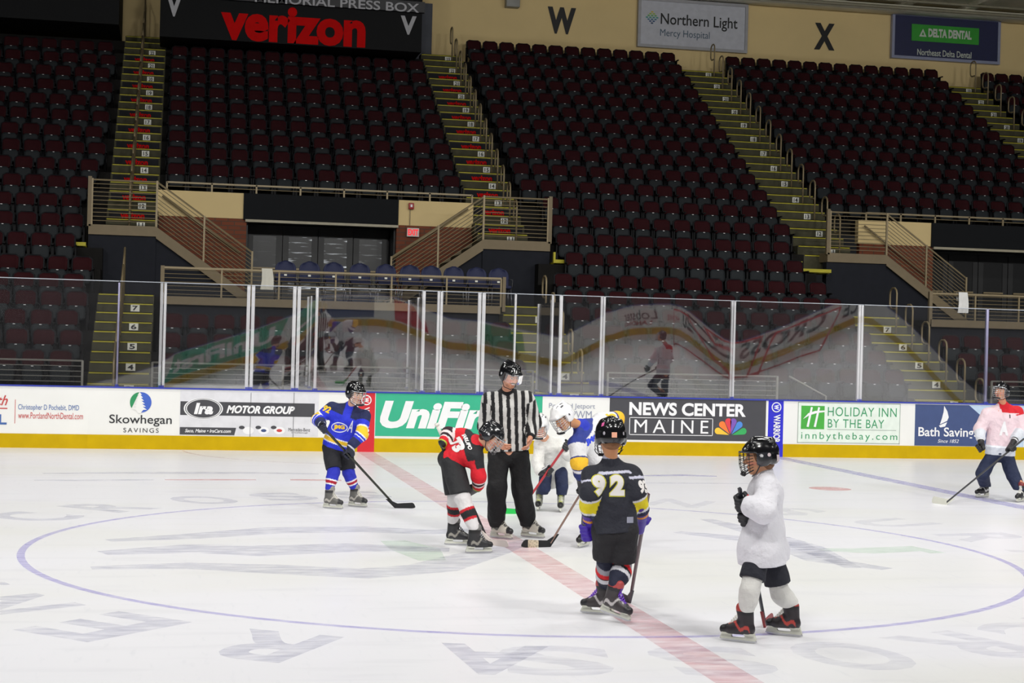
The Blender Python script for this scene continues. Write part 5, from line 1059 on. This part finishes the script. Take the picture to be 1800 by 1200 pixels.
# ---------------------------------------------------------------- 2 referee
def j2(V, h, arm, onarm, lt, Jn, sp, lat):
    c = paintc(V, '#c9c9c6'); st = (np.mod(lt+.012, .078) < .039)
    for s in 'LR':
        a, e = Jn['sh'+s], Jn['el'+s]; ad = nrm(Jn['wr'+s]-a); side = nrm(np.cross(ad, V3(0, -1, .15))); l2 = (V-a)@side; m_ = onarm & ((((V-Jn['neck'])@lat) > 0) == (s == 'L')); st = np.where(m_, np.mod(l2+.02, .074) < .037, st)
    c[st] = lin('#131316'); c[onarm & (arm > 1.80)] = lin('#131316'); c[(np.linalg.norm(V-Jn['neck'], axis=1) < .125) & ((V-Jn['neck'])@sp > -.035+.5*np.abs(lt))] = lin('#131316'); return c
J = dict(head=(-0.054,0.660,1.689), neck=(-0.039,0.860,1.519), shR=(-0.205,0.920,1.437), shL=(0.167,0.860,1.458), elR=(-0.240,0.980,1.157), elL=(0.273,0.900,1.210), wrR=(-0.167,0.660,1.007), wrL=(0.167,0.640,1.042), pel=(0.001,0.920,0.910), hipR=(-0.100,0.920,0.861), hipL=(0.117,0.920,0.870),
         knR=(-0.117,0.840,0.467), knL=(0.164,0.920,0.474), hf=(.38, -.86, -.34), hu=(.1, -.25, 1), skR=sk(-.05, .90, -48), skL=sk(.30, .98, -42), hdR=(-0.069,0.520,0.942), hdL=(0.114,0.520,0.922), axR=(0, 0, 1), axL=(0, 0, 1))
p2, T2, Jn, sp, lat, Tm, H, je, he = person('referee in black and white striped shirt, black trousers and helmet with clear visor', J, 1.0, dict(jersey=j2, skate=('#cfcabd', '#2a2a2c', '#6b6a64', '#2a2a2c', '#3b3b3d', '#e8e4d8'), helmet='#0f0f12', helm2='#17171a', visor=1, lower='long', pants='#0f0f12', hem=-.03, wr=.0045, seed=2, hair='#3c2a20', skin='#d79a7d', cheek='#d98a72', mustache=1, smile=1, bare=1, palR=(.6, -.5, -.2), palL=(-.9, -.2, 0), thR=1, thL=-1, pr=(.105, .10), pcuff=.088, jr=1.0, flare=.118, slr=(.083, .07), cuff=.05, collar=.04, glove=('#111', '#111'), plow=.115, curl=.75, pwr=.008))
mb = MB(); mb.box(-.03, .03, -.004, 0, -.008, .008)
decal(p2, Tm, tparts('BAUER', .052, .014, .03), Jn['head']+H[2]*.058+H[1]*.1+H[0]*.02, H[0], H[2], H[1], mat('logo_pale', '#c8c8cc', .5), 'helmet_lettering', he)
# ---------------------------------------------------------------- 3 red jersey, bent
butt = V3(*(-0.868,0.200,1.207)); hg = (-0.284,0.401); tg = (-0.102,0.177)
s3 = stick(butt, hg, tg, mat('shaft_dark', '#222226', .4), mat('blade_pale', '#d8cdc6', .6), 'black hockey stick with white taped grip held by the bent player in red', tape=TAPE)
ax = nrm(hl3(hg)-butt)
J = dict(head=(-0.392,-0.100,1.109), neck=(-0.494,-0.020,1.052), shL=(-0.587,0.160,1.096), shR=(-0.525,-0.120,0.904), elL=(-0.746,0.200,1.108), elR=(-0.496,-0.140,0.735), wrL=(-0.814,0.120,1.039), wrR=(-0.490,-0.060,0.617), pel=(-0.728,0.200,0.872), hipR=(-0.731,0.080,0.848), hipL=(-0.705,0.300,0.854),
         knR=(-0.662,-0.160,0.532), knL=(-0.652,0.260,0.519), hf=(.72, -.36, -.58), hu=(.5, -.15, .8), skR=sk(-.50, -.25, 8), skL=sk(-.60, .36, -12), hdL=on(butt, hl3(hg), .16), hdR=on(butt, hl3(hg), .56), axR=ax, axL=ax)
def j3(V, h, arm, onarm, lt, Jn, sp, lat):
    c = paintc(V, '#cf1426'); c[(~onarm) & (h > .70)] = lin('#1e1f24'); m_ = onarm & (arm < .62) & (arm > -1) & ((V-Jn['shR'])@V3(.9, 0, .2) > -.03); c[m_ & (((V-Jn['neck'])@lat) < 0)] = lin('#1e1f24')
    c[(np.linalg.norm(V-Jn['neck'], axis=1) < .085)] = lin('#cf1426'); bands(c, onarm, arm, [(1.28, 1.40, '#e8d8d8'), (1.40, 1.62, '#2a1420'), (1.62, 1.74, '#e8d8d8')]); 
    L_ = onarm & (((V-Jn['neck'])@lat) > 0); bands(c, L_, arm, [(.62, .78, '#eadada'), (.78, 1.2, '#2a1420'), (1.2, 1.4, '#eadada')]); return c
p3, T3, Jn, sp, lat, Tm, H, je, he = person('person in red jersey bent over for the face-off, black shorts and white striped socks', J, .90, dict(jersey=j3, skate=('#2b2b2e', '#1b1b1d', '#8f8c84', '#6b6a68', '#24242a', '#3a3a3c'), helmet='#1d1e21', helm2='#26272b', lower='short', pants='#1f2023', sock=('#d6d3d4', (.38, .46, '#c01626'), (.46, .66, '#1b1c20'), (.66, .74, '#c01626')), glove=('#1a1c1c', '#2a2d2a', '#a7b43a'), hem=-.075, bum=1.0, wr=.007, seed=8, hair='#3a2a20', skin='#d9a184', jr=1.0, pr=(.118, .118), kr=.085, pshort=.0, flare=.125, slr=(.080, .072)))
nb = nrm(np.cross(sp, lat)); nb = nb if (nb[2]-nb[1]*1.0) > 0 else -nb
bc = Jn['neck']*.60+Jn['pel']*.40; LW = mat('number_white', '#e4e2e2', .7)
nn = nrm(V3(-.25, -.62, .75)); rgt = nrm(-lat); upv = sp
decal(p3, T3, tparts('SARUFO', .23, .05, .05), bc+sp*.012+rgt*.03, rgt, upv, nn, LW, 'back_lettering', je)
decal(p3, T3, tparts('73', .22, .155, .07), bc-sp*.115+rgt*.02, rgt, upv, nn, LW, 'back_number', je)
PW = [o for o in p3.children if o.name.startswith('pants')][0]
Vp = (np.array([v.co[:] for v in PW.data.vertices]), np.array([p.vertices[:] for p in PW.data.polygons]))
decal(p3, Vp, tparts('CCM', .13, .034, .05, .2), V3(*(-0.681,0.050,0.917)), V3(.95, 0, -.25), V3(.25, 0, .95), V3(-.1, -1, .35), LW, 'shorts_lettering', PW)
# ---------------------------------------------------------------- 4 white pinnie, behind
butt = V3(*(1.216,3.360,0.829)); hg = (0.656,3.311); tg = (0.420,3.301)
s4 = stick(butt, hg, tg, mat('shaft_red', '#a5202c', .4), mat('blade_green', '#12b84a', .5), 'red hockey stick with bright green blade seen between the referee\'s legs')
ax = nrm(hl3(hg)-butt)
def plain(col): return lambda V, h, arm, onarm, lt, Jn, sp, lat: paintc(V, col)
J = dict(head=(0.900,3.440,1.031), neck=(0.996,3.600,0.886), shR=(0.963,3.660,0.799), shL=(1.224,3.660,0.844), elR=(0.911,3.560,0.599), elL=(1.282,3.500,0.704), wrR=(0.926,3.460,0.484), wrL=(1.206,3.400,0.765), pel=(1.167,3.840,0.553), hipR=(1.094,3.860,0.522), hipL=(1.249,3.820,0.527),
         knR=(1.017,3.620,0.292), knL=(1.231,3.600,0.303), hf=(-.36, -.86, -.30), hu=(-.1, -.3, 1), skR=sk(.98, 3.74, -108), skL=sk(1.22, 3.60, -104), hdL=on(butt, hl3(hg), .02), hdR=on(butt, hl3(hg), .40), axR=ax, axL=ax)
p4, T4, Jn, sp, lat, Tm, H, je, he = person('person in plain white oversized jersey and white helmet behind the referee', J, .84, dict(jersey=plain('#dfdfdb'), skate=('#8a8c80', '#222224', '#c8c8b8', '#5d5e58', '#b4c03a', '#d8d8c8'), helmet='#f0f0f0', helm2='#dcdce0', lower='long', pants='#1c2647', hem=.24, wr=.012, wf=6, seed=12, hair='#5a4030', skin='#d8a285', jr=1.08, pr=(.10, .088), pcuff=.070, glove=('#222428', '#1c1d20', '#d0d0d4'), flare=.15, slr=(.085, .085), cuff=.085, plow=.20, cage='w'))
# ---------------------------------------------------------------- 5 white and navy player, bent
hg = (0.314,0.223); tg = (0.015,0.133); butt = V3(*(0.823,0.520,0.732))
s5 = stick(butt, hg, tg, mat('shaft_brown', '#6a4a3c', .4), TAPEB, 'hockey stick with brown shaft and black blade with pale patterned tape', mid=mat('tape_pattern', '#b9ad96', .8, var=.5, vscale=60), bh=.075)
ax = nrm(hl3(hg)-butt)
def j5(V, h, arm, onarm, lt, Jn, sp, lat):
    c = paintc(V, '#d9d9dc'); c[(~onarm) & (h > .86)] = lin('#2a3a8c'); c[(np.linalg.norm(V-Jn['neck'], axis=1) < .10)] = lin('#2434b4'); c[onarm & (arm < .12) & (h > .84)] = lin('#2a3a8c')
    bands(c, onarm, arm, [(.80, .88, '#26357c'), (.88, 1.22, '#eab82a'), (1.22, 1.30, '#26357c'), (1.30, 1.5, '#e2e2e8'), (1.5, 3, '#22306c')]); return c
J = dict(head=(0.404,0.160,1.297), neck=(0.626,0.360,1.210), shL=(0.560,0.220,1.045), shR=(0.883,0.620,1.246), elL=(0.569,0.140,0.857), elR=(1.093,0.700,1.257), wrL=(0.605,0.220,0.703), wrR=(0.960,0.560,0.958), pel=(0.954,0.520,0.797), hipL=(0.875,0.400,0.771), hipR=(1.065,0.660,0.764),
         knL=(0.729,0.220,0.464), knR=(0.991,0.620,0.402), hf=(-.70, -.38, -.52), hu=(-.45, -.1, .85), skL=sk(.66, .22, -128), skR=sk(1.02, .66, -150), hdL=on(butt, hl3(hg), .25), hdR=on(butt, hl3(hg), .02), axR=ax, axL=ax)
p5, T5, Jn, sp, lat, Tm, H, je, he = person('person in white jersey with navy yoke and white helmet, bent for the face-off', J, .92, dict(jersey=j5, skate=('#26272b', '#19191b', '#7d7d7a', '#5b5b60', '#2c2c30', '#55555a'), helmet='#f0f0f0', helm2='#e2e2e6', lower='short', pants='#1d2240', sock=('#1d2544', (.3, .5, '#d8d8dc')), glove=('#191b22', '#e2e2e4', '#1b2a6a'), hem=.02, wr=.008, seed=15, hair='#6b4c34', skin='#cf9468', cheek='#c98866', jr=1.04, ear='#3c3c40'))
n5 = nrm(V3(-.35, -.9, .25)); c5 = Jn['neck']*.52+Jn['pel']*.48; BL5 = mat('crest_royal', '#2440d0', .7)
decal(p5, T5, tparts('JMG', .16, .075, .06, .2), V3(*(0.745,0.300,1.060)), V3(.72, 0, .58), V3(-.58, 0, .72), n5, BL5, 'crest', je)
decal(p5, T5, tparts('93', .085, .12, .06), Jn['shR']*.40+Jn['elR']*.60+V3(0, 0, .02), V3(0, 0, -1), V3(1, 0, 0), V3(-.1, -1, .2), YG, 'sleeve_number', je)
# ---------------------------------------------------------------- 6 black jersey, seen from behind
hg = (0.158,-3.279); tg = (0.097,-3.164); butt = V3(*(0.031,-4.120,0.942))
s6 = stick(butt, hg, tg, mat('shaft_maroon', '#4a2a34', .35), mat('blade_dark', '#2a2230', .5), 'dark maroon hockey stick held by the player with purple gloves', bh=.06)
ax = nrm(hl3(hg)-butt)
def j6(V, h, arm, onarm, lt, Jn, sp, lat):
    c = paintc(V, '#20222d'); pipe = h-(.86-1.5*np.maximum(np.abs(lt)-.11, 0)); c[(~onarm) & (np.abs(pipe) < .020)] = lin('#c9c9dc')
    hh = (V-Jn['neck'])@sp; c[onarm & (arm < .6) & (np.abs(hh+.115+.2*np.maximum(np.abs(lt)-.2, 0)) < .010)] = lin('#c9c9dc')
    bands(c, onarm, arm, [(1.04, 1.14, '#d8d8da'), (1.14, 1.62, '#e2d016'), (1.62, 1.72, '#d8d8da'), (1.72, 1.86, '#262c4c')]); c[(np.linalg.norm(V-Jn['neck'], axis=1) < .088) & (hh > .035)] = lin('#a9a9bc')
    return c
J = dict(head=(-0.272,-4.140,1.347), neck=(-0.252,-4.100,1.169), shL=(-0.392,-4.100,1.071), shR=(-0.094,-4.100,1.082), elL=(-0.431,-4.180,0.945), elR=(-0.073,-4.160,0.954), wrL=(-0.395,-4.060,0.766), wrR=(0.004,-4.060,0.793), pel=(-0.214,-4.120,0.681), hipL=(-0.279,-4.120,0.664), hipR=(-0.145,-4.120,0.665),
         knL=(-0.243,-4.000,0.372), knR=(-0.143,-4.080,0.370), hf=(.06, 1, -.12), hu=(0, .1, 1), skR=sk(-.21, -4.16, -46, -.20, .045), skL=sk(-.24, -3.78, 150), hdL=(-0.395,-4.020,0.652), hdR=on(butt, hl3(hg), .27), axL=(.3, .2, -1), axR=ax)
p6, T6, Jn, sp, lat, Tm, H, je, he = person('person seen from behind in black jersey with big white number and purple gloves', J, .86, dict(jersey=j6, skate=('#3a3436', '#232226', '#b9b4b4', '#b04a4a', '#5a2a9a', '#7a4ac8'), helmet='#151518', helm2='#202125', lower='short', pants='#1b1a1e', sock=('#1c2036', (-.25, -.10, '#9a9aa2'), (-.10, .10, '#d01620'), (.10, .22, '#1a1a1e'), (.22, .44, '#d4d4da')), glove=('#3c1c9c', '#4a2a90', '#e0932a'), hem=.0, wr=.006, seed=21, hair='#8a5e3c', skin='#c98d62', jr=1.02, pr=(.122, .112), kr=.086, gs=1.08, flare=.125, pshort=.07, hs=1.07, cage='dark'))
bn = V3(0, -1, .05); bc = Jn['neck']*.50+Jn['pel']*.50; N6 = mat('number_ivory', '#dcd8d6', .7); N6Y = mat('number_edge_yellow', '#c9c436', .7)
for dx_, ch_ in ((V3(*(-0.369,-4.200,1.009)), '9'), (V3(*(-0.232,-4.200,1.011)), '2')):
    decal(p6, T6, tparts(ch_, .118, .165, .10), dx_, V3(1, 0, 0), V3(0, 0, 1), bn, N6Y, 'back_number', je, lift=.003); decal(p6, T6, tparts(ch_, .104, .150, .07), dx_, V3(1, 0, 0), V3(0, 0, 1), V3(0, -1, .05), N6, 'back_number', je, lift=.0065)
decal(p6, T6, rparts(.055, .045), Jn['pel']+V3(.085, 0, .075), V3(1, 0, 0), V3(0, 0, 1), bn, mat('patch_grey', '#8e90a0', .7), 'patch', je)
decal(p6, T6, tparts('93', .08, .095, .06), Jn['shR']*.35+Jn['elR']*.65+V3(.02, 0, 0), V3(1, .25, 0), V3(0, 0, 1), V3(.35, -1, .05), N6, 'sleeve_number', je)
decal(p6, Tm, rparts(.038, .038), Jn['head']+V3(0, 0, .02)-H[1]*.1, H[0]*-1, H[2], -H[1], mat('sticker_pink', '#e8a88c', .5), 'sticker', he)
decal(p6, Tm, rparts(.022, .032), Jn['head']+V3(-.075, 0, .10)-H[1]*.08, V3(1, 0, 0), V3(.1, 0, 1), nrm(V3(-.5, -1, .5)), mat('sticker_magenta', '#d85a9a', .5), 'sticker', he)
for sx_ in (-1, 1): decal(p6, Tm, eparts(.02, .026), Jn['head']+V3(.062*sx_, 0, .035)-H[1]*.09, V3(1, 0, 0), V3(0, 0, 1), nrm(V3(.5*sx_, -1, 0)), mat('sticker_grey', '#a8a4ac', .5), 'sticker', he)
# ---------------------------------------------------------------- 7 white shirt, black shorts
hg = (0.853,-4.420); tg = (1.004,-4.111); butt = V3(*(0.419,-5.020,1.070))
s7 = stick(butt, hg, tg, mat('shaft_slate', '#23262e', .4), mat('blade_red', '#8a2a2c', .5), 'slim dark hockey stick held upright by the player in the white shirt', bh=.06)
ax = nrm(hl3(hg)-butt)
J = dict(head=(0.611,-4.900,1.267), neck=(0.651,-4.880,1.147), shL=(0.633,-5.000,1.078), shR=(0.709,-4.740,1.067), elL=(0.551,-5.120,0.936), elR=(0.680,-4.660,0.868), wrL=(0.457,-5.060,0.965), wrR=(0.565,-4.880,0.899), pel=(0.667,-4.860,0.682), hipL=(0.608,-4.940,0.668), hipR=(0.739,-4.760,0.649),
         knL=(0.512,-5.020,0.372), knR=(0.834,-4.760,0.298), hf=(-.93, .30, -.06), hu=(-.05, 0, 1), skL=sk(.46, -4.96, 140), skR=sk(.88, -4.74, 142), hdL=on(butt, hl3(hg), .10), hdR=on(butt, hl3(hg), .20), axL=ax, axR=ax)
p7, T7, Jn, sp, lat, Tm, H, je, he = person('person in plain white shirt, black shorts and white socks with a black helmet', J, .88, dict(jersey=plain('#dedde4'), skate=('#2a2529', '#1c1b1f', '#b04038', '#a03a34', '#d8d6d0', '#e6e4de'), helmet='#141417', helm2='#2e2f34', lower='short', pants='#1d1f2a', sock=('#d4d3cf', (2, 3, '#ffffff')), glove=('#17191f', '#1c1c22', '#b4202c'), hem=.125, wr=.010, wf=5, seed=33, hair='#7a5236', skin='#d39a76', jr=1.10, pr=(.096, .104), kr=.078, flare=.152, cage='dark', sleeve=1.75, slr=(.092, .085), cuff=.08, pshort=.075, sku=.12))
decal(p7, Tm, eparts(.026, .026), Jn['head']+H[1]*.0+V3(.02, -.05, .03), V3(1, .2, 0), V3(0, 0, 1), V3(0, -1, .1), mat('sticker_pale', '#c8b8bc', .5), 'sticker', he); decal(p7, Tm, rparts(.04, .045), Jn['head']+V3(.085, -.05, .01), V3(1, .2, 0), V3(0, 0, 1), V3(.4, -1, .1), mat('sticker_pale', '#c8b8bc', .5), 'sticker', he)
# ---------------------------------------------------------------- 8 far right player
hg = (6.830,4.711); tg = (6.705,4.931); butt = V3(*(8.224,5.220,0.877))
s8 = stick(butt, hg, tg, STICKB, mat('blade_white', '#d2d2c6', .6), 'black hockey stick with white blade held low at the far right', bh=.09)
ax = nrm(hl3(hg)-butt)
def j8(V, h, arm, onarm, lt, Jn, sp, lat):
    c = paintc(V, '#e3ccd3'); c[(~onarm) & (h > .86) & (lt > -.05)] = lin('#cc1626'); c[(np.linalg.norm(V-Jn['neck'], axis=1) < .095)] = lin('#cc1626'); c[onarm & (arm < .20) & ((V-Jn['neck'])@lat > 0)] = lin('#cc1626'); bands(c, ~onarm, h, [(-.2, .13, '#c6cad4'), (.13, .17, '#e9ebf2')]); bands(c, onarm, arm, [(1.3, 3, '#d2d6de')]); return c
J = dict(head=(7.957,5.400,1.508), neck=(8.062,5.520,1.329), shR=(7.834,5.560,1.203), shL=(8.252,5.480,1.238), elR=(7.735,5.560,0.985), elL=(8.307,5.440,1.000), wrR=(7.685,5.440,0.840), wrL=(8.122,5.300,0.846), pel=(8.041,5.560,0.644), hipR=(7.946,5.560,0.627), hipL=(8.115,5.500,0.625),
         knR=(7.756,5.500,0.365), knL=(8.140,5.340,0.350), hf=(-.78, -.58, .22), hu=(.2, .1, 1), skR=sk(7.92, 5.80, -158, .0, .0), skL=sk(8.16, 5.16, -140), hdR=(7.646,5.360,0.741), hdL=on(butt, hl3(hg), .17), axR=(.5, -.2, -.8), axL=ax)
p8, T8, Jn, sp, lat, Tm, H, je, he = person('person at far right in pale pink jersey with red shoulders, looking up', J, .92, dict(jersey=j8, skate=('#2a2a2c', '#1c1c1e', '#d8d8d4', '#7a2a2a', '#d0d0cc', '#e6e4de'), helmet='#141417', helm2='#2c2d32', lower='long', pants='#1d2744', hem=-.005, wr=.007, seed=41, hair='#3a2820', skin='#d0906c', jr=1.06, pr=(.105, .10), pcuff=.085, glove=('#17181c', '#1b1c20', '#d8d8dc'), flare=.12, plow=.16, slr=(.088, .085), cuff=.078, gf=-1))
f8 = V3(-.15, -.98, 0); decal(p8, T8, tparts('A', .13, .2, .06), Jn['neck']*.5+Jn['pel']*.5+V3(-.01, 0, .02), V3(1, 0, 0), V3(0, 0, 1), f8, mat('crest_pale', '#ecebee', .7), 'crest', je)
decal(p8, T8, rparts(.016, .05), Jn['neck']*.78+Jn['pel']*.22+V3(.06, 0, .0), V3(1, 0, 0), V3(0, 0, 1), f8, INK, 'lace_tag', je)
